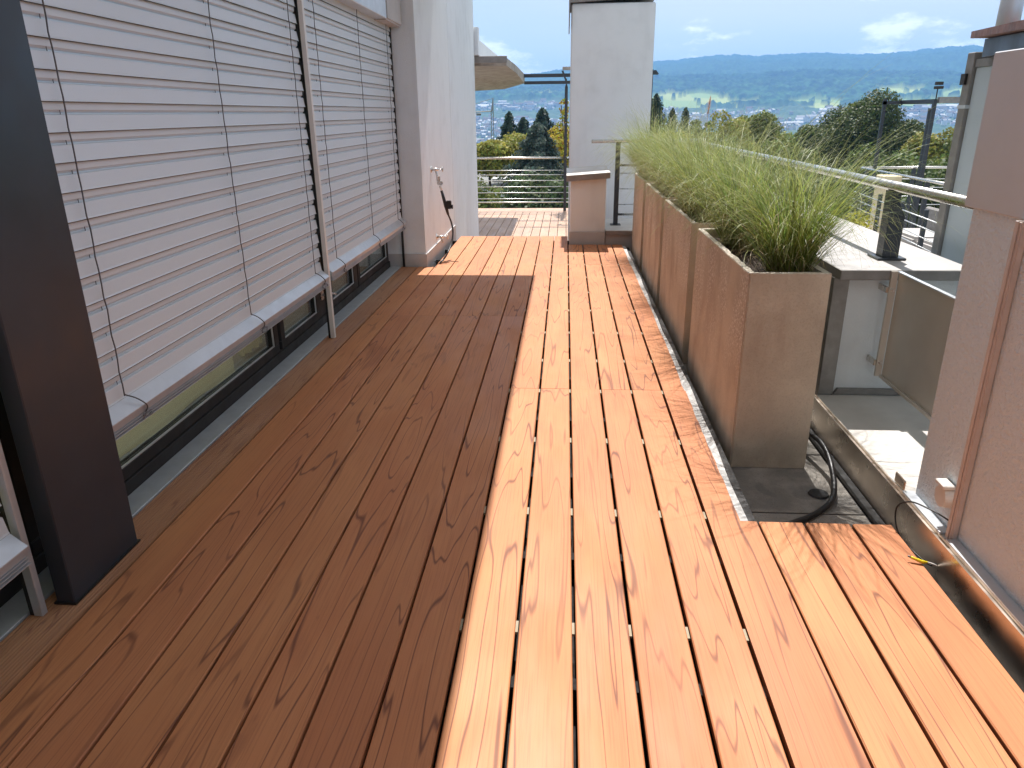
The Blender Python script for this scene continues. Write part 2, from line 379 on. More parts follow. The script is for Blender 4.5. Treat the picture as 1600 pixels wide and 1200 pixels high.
for i in range(len(AZ)):
    kr = [0, 60, 150, 600, 1500, 2300, 3300, 3650, 4300, 4700, 5300, 6500, 7600, 9500]
    kz = [-12, -12.5, -16, -52, -104, -84, 6, 66+DZ, mid[i]*4300+DZ, mid[i]*4350, ridge[i]*4400, ridge[i]*6500+DZ-12, ridge[i]*5000, 0]
    Z[i] = np.interp(RR, kr, kz)
elev = Z/R2
Z += (fbm(X/420, Y/420, 3, 5)-0.5)*np.clip((R2-900)/1500, 0, 1)*26*np.clip((6300-R2)/600, 0.25, 1)
# cover: 0 forest, 1 meadow, 2 town
mn = fbm(X/210+3.3, Y/330+1.1, 3, 21)
top_m = np.where(A2 > 0.04, 0.0195+0.006*(fbm(A2*18, A2*0+2, 2, 3)-0.5)*2, 0.0)
EL = elev+0.004*(fbm(X/90, Y/160, 3, 31)-0.5)
meadow = np.zeros_like(elev, bool)
for (ma, me_, wa, we) in ((0.152, 0.0135, 0.045, 0.0065), (0.205, 0.0095, 0.03, 0.0025), (0.30, 0.0095, 0.026, 0.0040), (0.385, 0.0185, 0.026, 0.0040), (0.418, 0.0085, 0.030, 0.0030), (0.447, 0.0150, 0.016, 0.0045), (-0.03, 0.021, 0.02, 0.0015)):
    meadow |= (((A2-ma+0.010*(fbm(X/60, Y/110, 2, 37)-0.5))/(wa*1.1))**2+((EL-me_)/(we*1.35))**2 < 1)
meadow &= (vnoise(X/30, Y/45, 23) < 0.80)
town = (elev < np.where(A2 < 0.05, 0.0165, 0.006)) & (R2 > 1200) & ~meadow
forest = ~(meadow | town) & (R2 > 300)
crown = vnoise(X/15, Y/18, 41)*15+vnoise(X/7, Y/8, 43)*8+vnoise(X/48, Y/60, 44)*16
crown2 = vnoise(X/14, Y/14, 51)*9
Z += np.where(R2 < 1530, 0, 1)*np.where(forest, crown, np.where(town, crown2*(vnoise(X/70, Y/70, 9) > 0.35), 0))
Z += np.where(meadow, 0.0, 0)
tone = 0.15+2.2*vnoise(X/15, Y/26, 61)**1.5+0.7*fbm(X/90, Y/150, 2, 62)
fcol = np.stack([0.022*tone+0.006*vnoise(X/9, Y/9, 7), 0.052*tone, 0.018*tone], -1)
mm = fbm(X/130, Y/200, 2, 77)[..., None]
mcol = np.array([0.24, 0.31, 0.09])*(0.8+0.35*mm)+np.array([0.07, 0.035, 0.01])*(mm > 0.55)
tcol = np.stack([0.05+0.05*vnoise(X/20, Y/20, 2), 0.085+0.05*vnoise(X/20, Y/20, 2), 0.04+0.03*vnoise(X/20, Y/20, 2)], -1)
crown = 0
COLR = np.where(meadow[..., None], mcol, np.where(town[..., None], tcol, fcol))
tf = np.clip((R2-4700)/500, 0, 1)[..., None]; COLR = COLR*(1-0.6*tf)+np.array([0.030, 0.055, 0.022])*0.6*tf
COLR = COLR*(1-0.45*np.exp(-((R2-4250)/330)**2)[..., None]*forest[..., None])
COLR[R2 < 300] = (0.06, 0.09, 0.035)
na, nr = R2.shape
idx = np.arange(na*nr).reshape(na, nr); nxt = np.roll(idx, -1, axis=0)
Fq = np.stack([idx[:, :-1], idx[:, 1:], nxt[:, 1:], nxt[:, :-1]], -1).reshape(-1, 4)
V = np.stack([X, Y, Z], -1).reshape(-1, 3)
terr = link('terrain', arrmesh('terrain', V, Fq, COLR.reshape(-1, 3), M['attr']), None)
tag(terr, kind='structure')
# far town: one stuff object of small houses with roofs
hv, hf, hc = [], [], []
def zat(x, y):
    r_ = math.hypot(x, y); a_ = math.atan2(x, y)
    i = int(np.argmin(np.abs(AZ-a_))); j = int(np.searchsorted(RR, r_)); return Z[i, min(j, nr-1)]
nh = 0
for _ in range(4200):
    a_ = rng.uniform(-0.14, 0.50); el = rng.uniform(0, 1)
    r_ = 1750+1750*el**0.8
    if a_ > 0.05 and r_ > 3280: continue
    x, y = r_*math.sin(a_), r_*math.cos(a_)
    if float(fbm(np.array(x/260.), np.array(y/260.), 2, 90)) < 0.40: continue
    z = zat(x, y)-2
    w, d, h = rng.uniform(7, 15), rng.uniform(7, 13), rng.uniform(7, 13)
    if rng.random() < 0.06: w, d, h = rng.uniform(25, 60), rng.uniform(12, 20), rng.uniform(10, 20)
    th = rng.uniform(-0.5, 0.5); ct, st = math.cos(th), math.sin(th)
    pts = [(-w, -d, 0), (w, -d, 0), (w, d, 0), (-w, d, 0), (-w, -d, h), (w, -d, h), (w, d, h), (-w, d, h), (-w, 0, h*1.35), (w, 0, h*1.35), (-w, -d, h), (w, -d, h), (w, d, h), (-w, d, h)]
    b = len(hv)
    wc = np.array([0.62, 0.64, 0.66])*rng.uniform(0.5, 1.1); rc = np.array([0.13, 0.10, 0.085]) if rng.random() < 0.5 else np.array([0.45, 0.45, 0.45])*rng.uniform(0.5, 1.2)
    for k, (px_, py_, pz_) in enumerate(pts):
        hv.append((x+(px_*ct-py_*st)*0.5, y+(px_*st+py_*ct)*0.5, z+pz_)); hc.append(wc if k < 8 else rc)
    hf += [(b, b+1, b+5, b+4), (b+1, b+2, b+6, b+5), (b+2, b+3, b+7, b+6), (b+3, b, b+4, b+7), (b+10, b+11, b+9, b+8), (b+12, b+13, b+8, b+9), (b+11, b+12, b+9, b+9), (b+13, b+10, b+8, b+8)][:6]
ho = link('distant_town_houses', arrmesh('distant_town_houses', hv, hf, np.array(hc), M['attr']), None)
tag(ho, 'pale houses of the distant town spread across the far valley slope', 'houses', kind='stuff')

# air haze
hz = box('haze', -7700, 7700, -7700, 7700, -110, 455, None, None)
t = NT('air_haze'); t.n.remove(t.b); pv = t.n.new('ShaderNodeVolumePrincipled')
pv.inputs['Color'].default_value = (0.235, 0.51, 1.0, 1); pv.inputs['Density'].default_value = 0.000160
pv.inputs['Anisotropy'].default_value = 0.0
t.l.new(pv.outputs[0], t.out.inputs['Volume']); hz.data.materials.append(t.m)
tag(hz, 'pale blue air haze over the valley', 'haze', kind='stuff')

# ------------------------------------------------------------------ BUILDING MASS BELOW
box('building_base', -9, 1.78, -7, 16.55, -12.6, -0.76, M['smoothwall'])
tag(bpy.data.objects['building_base'], 'pale rendered storeys of the building beneath the wooden terrace', 'building')
# main terrace floor structure (bitumen under the boards)
terr_floor = box('terrace_floor', -4.0, 1.78, -3.0, 8.62, -0.75, -0.10, M['membrane']); tag(terr_floor, kind='structure')
low_floor = box('lower_terrace_floor', -4.0, 1.78, 8.63, 16.5, -0.755, -0.66, M['membrane']); tag(low_floor, kind='structure')
# ------------------------------------------------------------------ DECK PLANKS
PIT_, G0 = 0.158, 0.042
deck = bpy.data.objects.new('wooden_deck', None); COL.objects.link(deck); tag(deck, kind='structure')
plank_cache = {}
def plank(parent, x0, x1, y0, y1, ztop=0.0, mat='deck', th=0.024):
    w, L = round(x1-x0, 4), round(y1-y0, 4); key = (w, L, mat)
    if key not in plank_cache:
        b = 0.0032
        prof = [(-w/2, -th), (w/2, -th), (w/2, -b), (w/2-b, 0), (-w/2+b, 0), (-w/2, -b)]
        if mat == 'groove':
            prof = [(-w/2, -th), (w/2, -th), (w/2, -b)]; n = 14
            for i in range(n, 0, -1):
                xa = -w/2+w*i/n; xb = -w/2+w*(i-1)/n
                prof += [(xa-0.0012, 0), (xb+0.0045, 0), (xb+0.0033, -0.0022), (xb+0.0012, -0.0022)]
        bm = prism_bm(prof, 0, L)
        bmesh.ops.recalc_face_normals(bm, faces=bm.faces)
        me = bpy.data.meshes.new('plank'); bm.to_mesh(me); bm.free(); me.materials.append(M[mat]); plank_cache[key] = me
    return link('plank', plank_cache[key], None, parent, ((x0+x1)/2, y0, ztop+random.uniform(-0.0006, 0.0006)))
GAPR, GAPL = 0.0108, 0.0082
jg = 0.0022
for k in range(-10, 4):             # k = gap index at the left edge of the plank
    xl = G0+PIT_*k; xr = xl+PIT_
    if k <= -3:
        g = GAPL; segs = [(-1.6, 1.4), (1.4, 5.03), (5.03, 8.64)]
        if k < -3: segs = [(-1.6, 5.03), (5.03, 8.64)]
        segs = [(-1.6, 5.03), (5.03, 8.64)]
    else:
        g = GAPR; far = 8.64 if k < 0 else 8.06
        segs = [(-1.6, 3.58), (3.58, 6.94), (6.94, far)]
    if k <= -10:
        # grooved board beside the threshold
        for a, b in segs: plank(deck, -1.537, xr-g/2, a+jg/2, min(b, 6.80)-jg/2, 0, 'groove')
        continue
    for a, b in segs:
        if k in (-8,) and b > 8: b = 8.64
        if xl < -1.29 and b > 8: b = 6.805
        plank(deck, xl+g/2, xr-g/2, a+jg/2, b-jg/2)
# cut boards along the planter strip (irregular sawn edge)
def cutplank(y0, y1, xl, xr0, amp, seed, wide_until=None, xwide=None):
    rs = random.Random(seed); bm = bmesh.new(); th = 0.024
    ys = np.linspace(y0, y1, max(4, int((y1-y0)/0.06)))
    outline = [(xl, y0)]
    if wide_until:
        outline += [(xwide, y0), (xwide, wide_until)]; ys = np.linspace(wide_until+0.001, y1, 26)
    ph = rs.uniform(0, 6)
    for yy in ys: outline.append((xr0+amp*math.sin(yy*1.7+ph)+amp*0.5*math.sin(yy*5.1+ph)+rs.uniform(-0.0022, 0.0022), yy))
    outline.append((xl, y1))
    return frombm('plank', prism_bm(outline, -th, 0, 'z'), M['deck'], deck, origin=((xl+xr0)/2, y0, 0))
xl = G0+PIT_*4+GAPR/2 - PIT_*1  # = left edge of the last full-length board
xl = 0.516+GAPR/2
for o in [o for o in deck.children if abs(o.location.x-(G0+PIT_*3.5)) < 0.02]: bpy.data.objects.remove(o)
cutplank(-1.6, 3.58-jg/2, xl, 0.634, 0.004, 1, 2.29, 0.686)
cutplank(3.58+jg/2, 6.94-jg/2, xl, 0.634, 0.005, 2)
cutplank(6.94+jg/2, 8.06, xl, 0.622, 0.004, 3)
for (a, b) in ((0.695, 0.845), (0.855, 1.004), (1.014, 1.146)):
    for (y0, y1) in ((-1.6, 2.29),): plank(deck, a, b, y0, y1)
# spacer clips in the open gaps and joists
clip_me = None
for yj in [0.52, 1.10, 1.69, 2.33, 2.95, 3.56, 4.06, 4.64, 5.22, 5.80, 6.38, 6.96, 7.5]:
    for k in range(-2, 4):
        if clip_me is None:
            bm = bbox_bm(-0.0062, 0.0020, -0.024, 0.024, -0.012, -0.0040); clip_me = bpy.data.meshes.new('clip'); bm.to_mesh(clip_me); bm.free()
            clip_me.materials.append(plain('pale_clip', (0.30, 0.24, 0.15), 0.6))
        link('clip', clip_me, None, deck, (G0+PIT_*k, yj+0.01*k*0, 0))
joist_me = None
for i in range(18):
    bm = None
    box('joist', -1.53, 0.60 if i > 6 else 1.13, -1.4+0.58*i-0.02, -1.4+0.58*i+0.02, -0.098, -0.026, M['membrane'], deck)
# lower deck
ldeck = bpy.data.objects.new('lower_wooden_deck', None); COL.objects.link(ldeck); ldeck.location = (0, 0, 0); tag(ldeck, kind='structure')
for k in range(-18, 4):
    xl_ = 0.03+0.151*k
    for a, b in ((8.70, 13.52), (13.52, 15.75)):
        plank(ldeck, xl_+0.004, xl_+0.147, a+jg, b-jg, -0.6, 'fardeck')
box('edge_board', -2.7, 0.63, 15.76, 16.40, -0.626, -0.602, M['fardeck'], ldeck, 0.003)

# ------------------------------------------------------------------ PLANTER STRIP
strip = tag(bpy.data.objects.new('paver_strip', None), kind='structure'); COL.objects.link(strip)
yy = 2.0
while yy < 8.0:
    e = min(yy+0.52, 8.1)
    box('paver', 0.702, 1.155, yy+0.004, e-0.004, -0.099, -0.094+random.uniform(-0.001, 0.001), M['paver'], strip, 0.002)
    yy = e
wedge = frombm('edge_strip', prism_bm([(0.612, 2.30)]+[(0.667+0.006*math.sin(y_*2.2)+0.003*math.sin(y_*9), y_) for y_ in np.linspace(2.30, 8.05, 60)]+[(0.612, 8.05)], -0.06, -0.012, 'z'), M['cement'], strip)
box('rubber_edge', 0.672, 0.700, 2.30, 8.05, -0.096, -0.03, M['rubber'], strip)

# ------------------------------------------------------------------ PLANTERS
plab = ['tall tapering brown concrete planter nearest the camera, beside the black hose', 'second tall concrete planter from the camera, pale streaks on its side', 'third tall concrete planter, between the second and the farthest one', 'farthest tall concrete planter, beside the low wall with the steel post']
plab[0] = 'tall brown concrete planter nearest the camera with its broad front face showing'
PY = [(2.90, 4.10), (4.30, 5.52), (5.66, 6.86), (7.04, 8.00)]
for (a, b), lb in zip(PY, plab):
    x0, x1, z0, z1, tk = 0.727, 1.045, -0.093, 0.752, 0.026
    rt_ = root('planter', ((x0+x1)/2, (a+b)/2, z0), lb, 'planter', 'tall concrete planters in a row')
    bm = bmesh.new()
    def ring(dx, z): return [bm.verts.new((x0+dx, a+dx, z)), bm.verts.new((x1-dx, a+dx, z)), bm.verts.new((x1-dx, b-dx, z)), bm.verts.new((x0+dx, b-dx, z))]
    r0 = ring(0.0, z0); r1 = ring(0.0, z1-0.003); 
    for A_, B_ in ((r0, r1),):
        for i in range(4): bm.faces.new((A_[i], A_[(i+1) % 4], B_[(i+1) % 4], B_[i]))
    bm.faces.new(r0[::-1])
    r2_ = ring(tk, z1-0.003); r3_ = ring(tk, z1-0.25)
    for i in range(4): bm.faces.new((r2_[i], r3_[i], r3_[(i+1) % 4], r2_[(i+1) % 4]))
    for i in range(4): bm.faces.new((r1[i], r1[(i+1) % 4], r2_[(i+1) % 4], r2_[i]))
    bm.faces.new(r3_)
    bmesh.ops.bevel(bm, geom=[e for e in bm.edges if abs(e.verts[0].co.z-e.verts[1].co.z) > 0.5], offset=0.006, segments=2, affect='EDGES')
    frombm('body', bm, M['planter'], rt_)
    # rim with a worn edge
    bm = bmesh.new(); n = 40; outer, inner = [], []
    per = [((x0, a), (x1, a)), ((x1, a), (x1, b)), ((x1, b), (x0, b)), ((x0, b), (x0, a))]
    loop = []
    for (p, q) in per:
        nn = 7 if abs(p[0]-q[0]) > 0.1 else 22
        for i in range(nn): loop.append((p[0]+(q[0]-p[0])*i/nn, p[1]+(q[1]-p[1])*i/nn))
    cxx, cyy = (x0+x1)/2, (a+b)/2
    ro, ri, rb, rbi = [], [], [], []
    for (px_, py_) in loop:
        ix = min(max(px_, x0+tk), x1-tk); iy = min(max(py_, a+tk), b-tk)
        j = random.uniform(-0.0015, 0.0015)
        e = 0.0015
        ox = px_+(e if px_ <= x0+1e-5 else (-e if px_ >= x1-1e-5 else 0)); oy = py_+(e if py_ <= a+1e-5 else (-e if py_ >= b-1e-5 else 0))
        ro.append(bm.verts.new((ox, oy, z1+j))); ri.append(bm.verts.new((ix+random.uniform(-0.003, 0.003), iy+random.uniform(-0.003, 0.003), z1+random.uniform(-0.002, 0.002))))
        rb.append(bm.verts.new((ox, oy, z1-0.003))); rbi.append(bm.verts.new((ix, iy, z1-0.003)))
    L_ = len(loop)
    for i in range(L_):
        j = (i+1) % L_
        bm.faces.new((ro[i], ro[j], ri[j], ri[i])); bm.faces.new((rb[i], rb[j], ro[j], ro[i])); bm.faces.new((ri[i], ri[j], rbi[j], rbi[i]))
    frombm('rim', bm, M['rim'], rt_)
    gx, gy = np.meshgrid(np.linspace(x0+tk, x1-tk, 16), np.linspace(a+tk, b-tk, 50), indexing='ij')
    gz = 0.675+0.035*fbm(gx*18, gy*18, 3, 4)+0.02*fbm(gx*3, gy*3, 2, 8)
    Vs = np.stack([gx-rt_.location.x, gy-rt_.location.y, gz-rt_.location.z], -1).reshape(-1, 3)
    ii = np.arange(16*50).reshape(16, 50)
    fs = np.stack([ii[:-1, :-1], ii[1:, :-1], ii[1:, 1:], ii[:-1, 1:]], -1).reshape(-1, 4)
    so2 = link('soil', arrmesh('soil', Vs, fs, None, M['soil']), None, rt_)

# ------------------------------------------------------------------ ORNAMENTAL GRASSES
def grass(cx0, cy0, z0, N, Lmin, Lmax, spread, lean, label, rx=0.05, ry=0.07, dead=0.14, seed=0, strays=()):
    g = np.random.default_rng(seed); S = 10
    az = g.uniform(0, 2*PI, N); rad = np.sqrt(g.uniform(0, 1, N))
    bx = np.cos(az)*rad*rx; by = np.sin(az)*rad*ry
    az2 = az+g.normal(0, 1.0, N)
    L = g.uniform(Lmin, Lmax, N)*1.12*(1-0.35*(g.uniform(0, 1, N) < 0.35))
    th0 = np.abs(g.normal(0.0, 0.22, N))+0.20*rad; th1 = th0+0.15+g.gamma(1.7, spread*1.8/1.7, N)
    lng = g.uniform(0, 1, N) < 0.20; L = np.where(lng, g.uniform(0.60, 0.92, N), L); th0 = np.where(lng, g.uniform(0.05, 0.60, N), th0); th1 = np.where(lng, th0+g.uniform(1.1, 2.3, N), th1)
    isd = g.uniform(0, 1, N) < dead
    L = np.where(isd, L*g.uniform(0.3, 0.8, N), L); th1 = np.where(isd, th1+0.9, th1); th1 = np.minimum(th1, 2.75)
    for (sa, sl_, s0, s1) in strays:
        i = g.integers(0, N); az2[i] = sa; L[i] = sl_; th0[i] = s0; th1[i] = s1; isd[i] = False
    w = g.uniform(0.0009, 0.0025, N); twist = g.normal(0, 0.9, N)
    t_ = np.linspace(0, 1, S+1); pts = np.zeros((N, S+1, 3)); p = np.stack([bx, by, np.zeros(N)-0.02], -1); pts[:, 0] = p
    for k in range(S):
        th = th0+(th1-th0)*((k+0.5)/S)**1.9; ds = L/S
        az3 = az2+twist*((k+1)/S)**2; dx = np.sin(th)*np.cos(az3)+lean[0]*((k+1)/S)*0.6; dy = np.sin(th)*np.sin(az3)+lean[1]*((k+1)/S)*0.6; dz = np.cos(th)
        p = p+np.stack([dx*ds, dy*ds, dz*ds], -1); pts[:, k+1] = p
    sa = az2+PI/2+g.normal(0, 0.5, N); sv = np.stack([np.cos(sa), np.sin(sa), np.zeros(N)], -1)
    ww = w[:, None]*(1-0.85*t_[None]**1.5)
    A_ = pts-sv[:, None]*ww[..., None]; B_ = pts+sv[:, None]*ww[..., None]
    V_ = np.stack([A_, B_], 2).reshape(-1, 3)
    base = (np.arange(N)*(S+1)*2)[:, None]+np.arange(S)[None]*2
    F_ = np.stack([base, base+1, base+3, base+2], -1).reshape(-1, 4)
    green = np.array([0.115, 0.215, 0.040]); olive = np.array([0.29, 0.31, 0.062]); straw = np.array([0.56, 0.46, 0.27]); pale = np.array([0.44, 0.45, 0.24])
    mixg = g.uniform(0, 1, N)[:, None, None]
    tt = t_[None, :, None]
    c_ = green*(1-mixg)+olive*mixg
    c_ = c_*g.uniform(0.38, 1.6, N)[:, None, None]
    c_ = c_*(1-np.clip((tt-0.45)/0.55, 0, 1)*0.7)+pale*np.clip((tt-0.45)/0.55, 0, 1)*0.7
    bb = np.clip(1-tt/0.22, 0, 1)*0.65; c_ = c_*(1-bb)+np.array([0.42, 0.33, 0.12])*bb
    c_ = np.where(isd[:, None, None], straw*(0.55+0.5*mixg), c_)
    c_ = np.repeat(c_, 2, axis=1).reshape(-1, 3)
    rt2 = root('ornamental_grass', (cx0, cy0, z0), label, 'grass plant', 'grasses growing in the planters')
    o = link('blades', arrmesh('blades', V_, F_, c_, M['grass']), None, rt2); tag(o, kind='stuff')
    return rt2
GZ = 0.70
g1 = grass(0.945, 3.14, GZ, 1400, 0.40, 0.62, 0.85, (0.10, 0.0), 'thin bladed ornamental grass at the front right of the nearest planter', seed=1, rx=0.07, ry=0.09,
      strays=[(0.15, 0.95, 0.3, 1.3), (0.0, 0.9, 0.4, 1.5), (-0.1, 1.0, 0.25, 1.15), (0.3, 0.85, 0.5, 1.7), (0.1, 0.9, 0.5, 1.35), (PI, 0.5, 0.8, 2.3), (-1.2, 0.5, 0.9, 2.4), (-0.6, 0.55, 0.8, 2.4), (-0.2, 0.6, 0.8, 2.4)])
grass(0.90, 3.82, GZ, 1400, 0.42, 0.72, 1.0, (0.14, 0.0), 'ornamental grass at the back of the nearest planter, long blades over the steel handrail', seed=2, rx=0.08, ry=0.10,
      strays=[(0.1, 1.1, 0.3, 1.2), (0.2, 1.15, 0.4, 1.25), (0.0, 1.05, 0.4, 1.35), (-0.1, 1.1, 0.5, 1.4), (0.05, 1.2, 0.3, 1.1), (0.3, 1.0, 0.5, 1.5)])
grass(0.88, 4.62, GZ, 1400, 0.42, 0.70, 1.0, (0.02, 0.0), 'ornamental grass at the front of the second planter', seed=3, rx=0.08, ry=0.12)
pl = grass(0.90, 5.22, GZ, 1500, 0.42, 0.72, 1.0, (0.10, 0.0), 'ornamental grass at the back of the second planter with one pink seed plume', seed=4, rx=0.08, ry=0.12)
grass(0.88, 5.95, GZ, 1500, 0.42, 0.70, 1.0, (-0.02, 0.0), 'ornamental grass at the front of the third planter', seed=5, rx=0.08, ry=0.12)
grass(0.90, 6.55, GZ, 1500, 0.42, 0.72, 1.0, (0.06, 0.0), 'ornamental grass at the back of the third planter', seed=6, rx=0.08, ry=0.12)
grass(0.88, 7.28, GZ, 1400, 0.45, 0.74, 1.0, (-0.04, 0.0), 'ornamental grass at the front of the farthest planter', seed=7, rx=0.08, ry=0.10)
grass(0.86, 7.72, GZ, 1400, 0.48, 0.80, 0.9, (-0.10, 0.0), 'ornamental grass at the back of the farthest planter, fanning against the white pillar', seed=8, rx=0.08, ry=0.10,
      strays=[(PI, 0.85, 0.2, 0.8), (PI-.2, 0.8, 0.3, 1.1), (PI+.2, 0.85, 0.3, 0.9), (PI, 0.7, 0.5, 1.4), (PI-.3, 0.8, 0.4, 1.2), (PI+.3, 0.8, 0.35, 0.8)])
# pink plume
bm = bmesh.new(); tube_bm([(0.90, 5.2, 0.7), (0.92, 5.21, 1.1), (0.935, 5.22, 1.36)], 0.0012, 4, bm)
for i in range(260):
    tt = random.random(); zc = 1.33+0.105*tt; r_ = 0.020*math.sin(PI*min(1, tt*0.85+0.12))
    a_ = random.uniform(0, 2*PI); p = Vector((0.933+0.01*tt, 5.22, zc)); d = Vector((math.cos(a_)*r_, math.sin(a_)*r_, random.uniform(0.006, 0.02)))
    q = p+d; s_ = Vector((math.sin(a_), -math.cos(a_), 0))*0.0012
    bm.faces.new([bm.verts.new(p-s_), bm.verts.new(p+s_), bm.verts.new(q)])
frombm('seed_head', bm, plain('pink_plume', (0.62, 0.38, 0.28), 0.8), pl)

# ------------------------------------------------------------------ RIGHT SIDE: parapet, slab, sill, flashing
par = root('parapet_wall', (1.5, 5.7, -0.1), 'low white parapet wall behind the planters with a pale slab on top', 'wall')
box('wall_body', 1.292, 1.77, 3.375, 8.3, -0.099, 0.638, M['stucco'], par)
box('coping_slab', 1.225, 1.805, 3.30, 8.35, 0.640, 0.686, M['stone'], par, 0.003)
bpy.data.objects['coping_slab'].data.materials.append(M['slabedge'])
for p in bpy.data.objects['coping_slab'].data.polygons:
    if p.normal.z < 0.5: p.material_index = 1
box('corner_flashing', 1.222, 1.2905, 3.358, 8.2, 0.060, 0.6385, M['greyflash'], par, 0.002)
prism('base_trim', [(1.2915, 0.0775), (1.68, 0.0775), (1.68, 0.105), (1.31, 0.105)], 3.352, 3.3745, M['greyflash'], par, 'y')
sill = root('sill', (1.5, 2.9, -0.1), 'low grey sheet metal sill in the parapet opening beside the rough wall', 'sill')
box('sill_top', 1.212, 1.90, 1.2, 3.350, 0.062, 0.076, M['sill'], sill, 0.002)
box('lip', 1.206, 1.2115, 1.2, 3.350, 0.010, 0.078, M['bronze'], sill)
fl = root('flashing', (1.2, 3.0, -0.1), 'dull brown metal flashing along the foot of the rough wall and parapet', 'flashing')
box('sheet', 1.196, 1.205, -1.5, 3.37, -0.097, 0.070, M['bronze'], fl)
box('sheet', 1.196, 1.205, 3.373, 8.2, -0.097, 0.050, M['bronze'], fl)
box('foot_profile', 1.160, 1.195, -1.5, 8.2, -0.098, -0.078, M['rubber'], fl, 0.004)
# raised rim line of the flashing under the wall
wall = root('right_wall', (1.5, 1.3, -0.1), 'rough pale stucco wall rising at the right edge of the deck', 'wall')
wp = [(1.245, -1.6), (1.245, 2.37), (1.262, 2.40), (1.72, 2.40), (1.72, -1.6)]
frombm('wall_body', prism_bm(wp, 0.078, 1.485, 'z'), M['stucco_r'], wall)
box('top_panel', 1.238, 1.735, -1.6, 2.415, 1.066, 1.503, M['greybox'], wall, 0.003)
box('drip_edge', 1.207, 1.2435, -1.5, 2.070, 0.0775, 0.084, M['alu'], wall)
box('drip_edge', 1.207, 1.2435, 2.11, 2.385, 0.0775, 0.084, M['alu'], wall)
box('torn_sheet', 1.2125, 1.219, 2.39, 2.47, 0.079, 0.118, M['bronze'], wall, 0.003)
# conduit, socket, wires
con = root('conduit', (1.235, 2.09, -0.02), 'beige plastic cable conduit running down the rough wall', 'conduit')
box('channel', 1.222, 1.2445, 2.073, 2.107, -0.020, 1.065, M['cond'], con, 0.004, seg=2)
box('cover_ridge', 1.217, 1.2215, 2.083, 2.097, -0.012, 1.065, M['cond'], con, 0.0015)
sk = root('outdoor_socket', (1.235, 2.16, 0.19), 'white round outdoor socket with a hinged lid on the rough wall', 'socket')
bm = bmesh.new()
r = bmesh.ops.create_cone(bm, cap_ends=True, segments=28, radius1=0.040, radius2=0.034, depth=0.030, matrix=Matrix.Translation((1.229, 2.165, 0.185)) @ Matrix.Rotation(-PI/2, 4, 'Y'))
frombm('body', bm, M['whiteplastic'], sk)
box('hinge', 1.205, 1.243, 2.136, 2.196, 0.220, 0.234, M['whiteplastic'], sk, 0.003)
wr = root('loose_cable', (1.20, 2.12, 0), 'loose dark cable loop with a yellow taped end below the conduit', 'cable')
tube('cable_loop', spline([(1.236, 2.12, 0.12), (1.20, 2.17, 0.13), (1.165, 2.24, 0.12), (1.145, 2.28, 0.07), (1.145, 2.23, 0.0), (1.18, 2.12, -0.028), (1.212, 2.08, -0.030)], 8), 0.0028, M['rubber'], wr, 7)
tube('white_core', spline([(1.212, 2.075, -0.030), (1.185, 2.06, -0.005), (1.155, 2.055, 0.008)], 6), 0.0032, M['whiteplastic'], wr, 8)
tube('yellow_tape', spline([(1.158, 2.055, 0.007), (1.142, 2.055, 0.009), (1.112, 2.068, 0.016)], 5), [0.004]*3+[0.0056]*5+[0.0045]*3, M['yellow'], wr, 10)
tube('cut_end', [(1.112, 2.068, 0.016), (1.104, 2.072, 0.018)], 0.003, M['wire'], wr, 6)
# hose beside the nearest planter
hs_ = root('black_hose', (1.1, 2.7, -0.09), 'black rubber hose curling over the grey pavers by the nearest planter', 'hose')
tube('hose', spline([(1.075, 3.35, -0.03), (1.085, 3.12, 0.0), (1.112, 2.93, 0.012), (1.110, 2.78, -0.03), (1.06, 2.60, -0.065), (0.97, 2.50, -0.08), (0.86, 2.42, -0.078), (0.76, 2.36, -0.07), (0.72, 2.27, -0.07)], 10), 0.0115, M['rubber'], hs_, 12)
ot = root('drain_outlet', (1.03, 2.67, -0.09), 'small black drain outlet in the pavers under the hose', 'drain')
bm = bmesh.new(); bmesh.ops.create_cone(bm, cap_ends=True, segments=20, radius1=0.04, radius2=0.036, depth=0.006, matrix=Matrix.Translation((1.03, 2.67, -0.089)))
frombm('ring', bm, M['rubber'], ot)
# side gate panel with clamp bracket
gp = root('steel_screen_panel', (1.48, 2.9, 0.05), 'satin metal screen panel fixed between the parapet and the rough wall', 'panel')
box('panel', 1.468, 1.474, 2.05, 3.285, 0.205, 0.676, M['satin'], gp)
box('top_edge', 1.462, 1.480, 2.05, 3.285, 0.6765, 0.684, M['alu'], gp, 0.001)
box('bottom_edge', 1.458, 1.484, 2.05, 3.285, 0.190, 0.2045, M['satin'], gp, 0.001)
box('bracket', 1.438, 1.466, 3.286, 3.300, 0.195, 0.684, M['satin'], gp, 0.0015)
for zc in (0.26, 0.60):
    for xx in (1.452,):
        bm = bmesh.new(); bmesh.ops.create_cone(bm, cap_ends=True, segments=14, radius1=0.009, radius2=0.007, depth=0.008, matrix=Matrix.Translation((xx, 3.282, zc)) @ Matrix.Rotation(PI/2, 4, 'X'))
        frombm('bolt', bm, M['chrome'], gp)
    box('clamp', 1.425, 1.437, 3.288, 3.372, zc-0.013, zc+0.013, M['steel'], gp, 0.001)
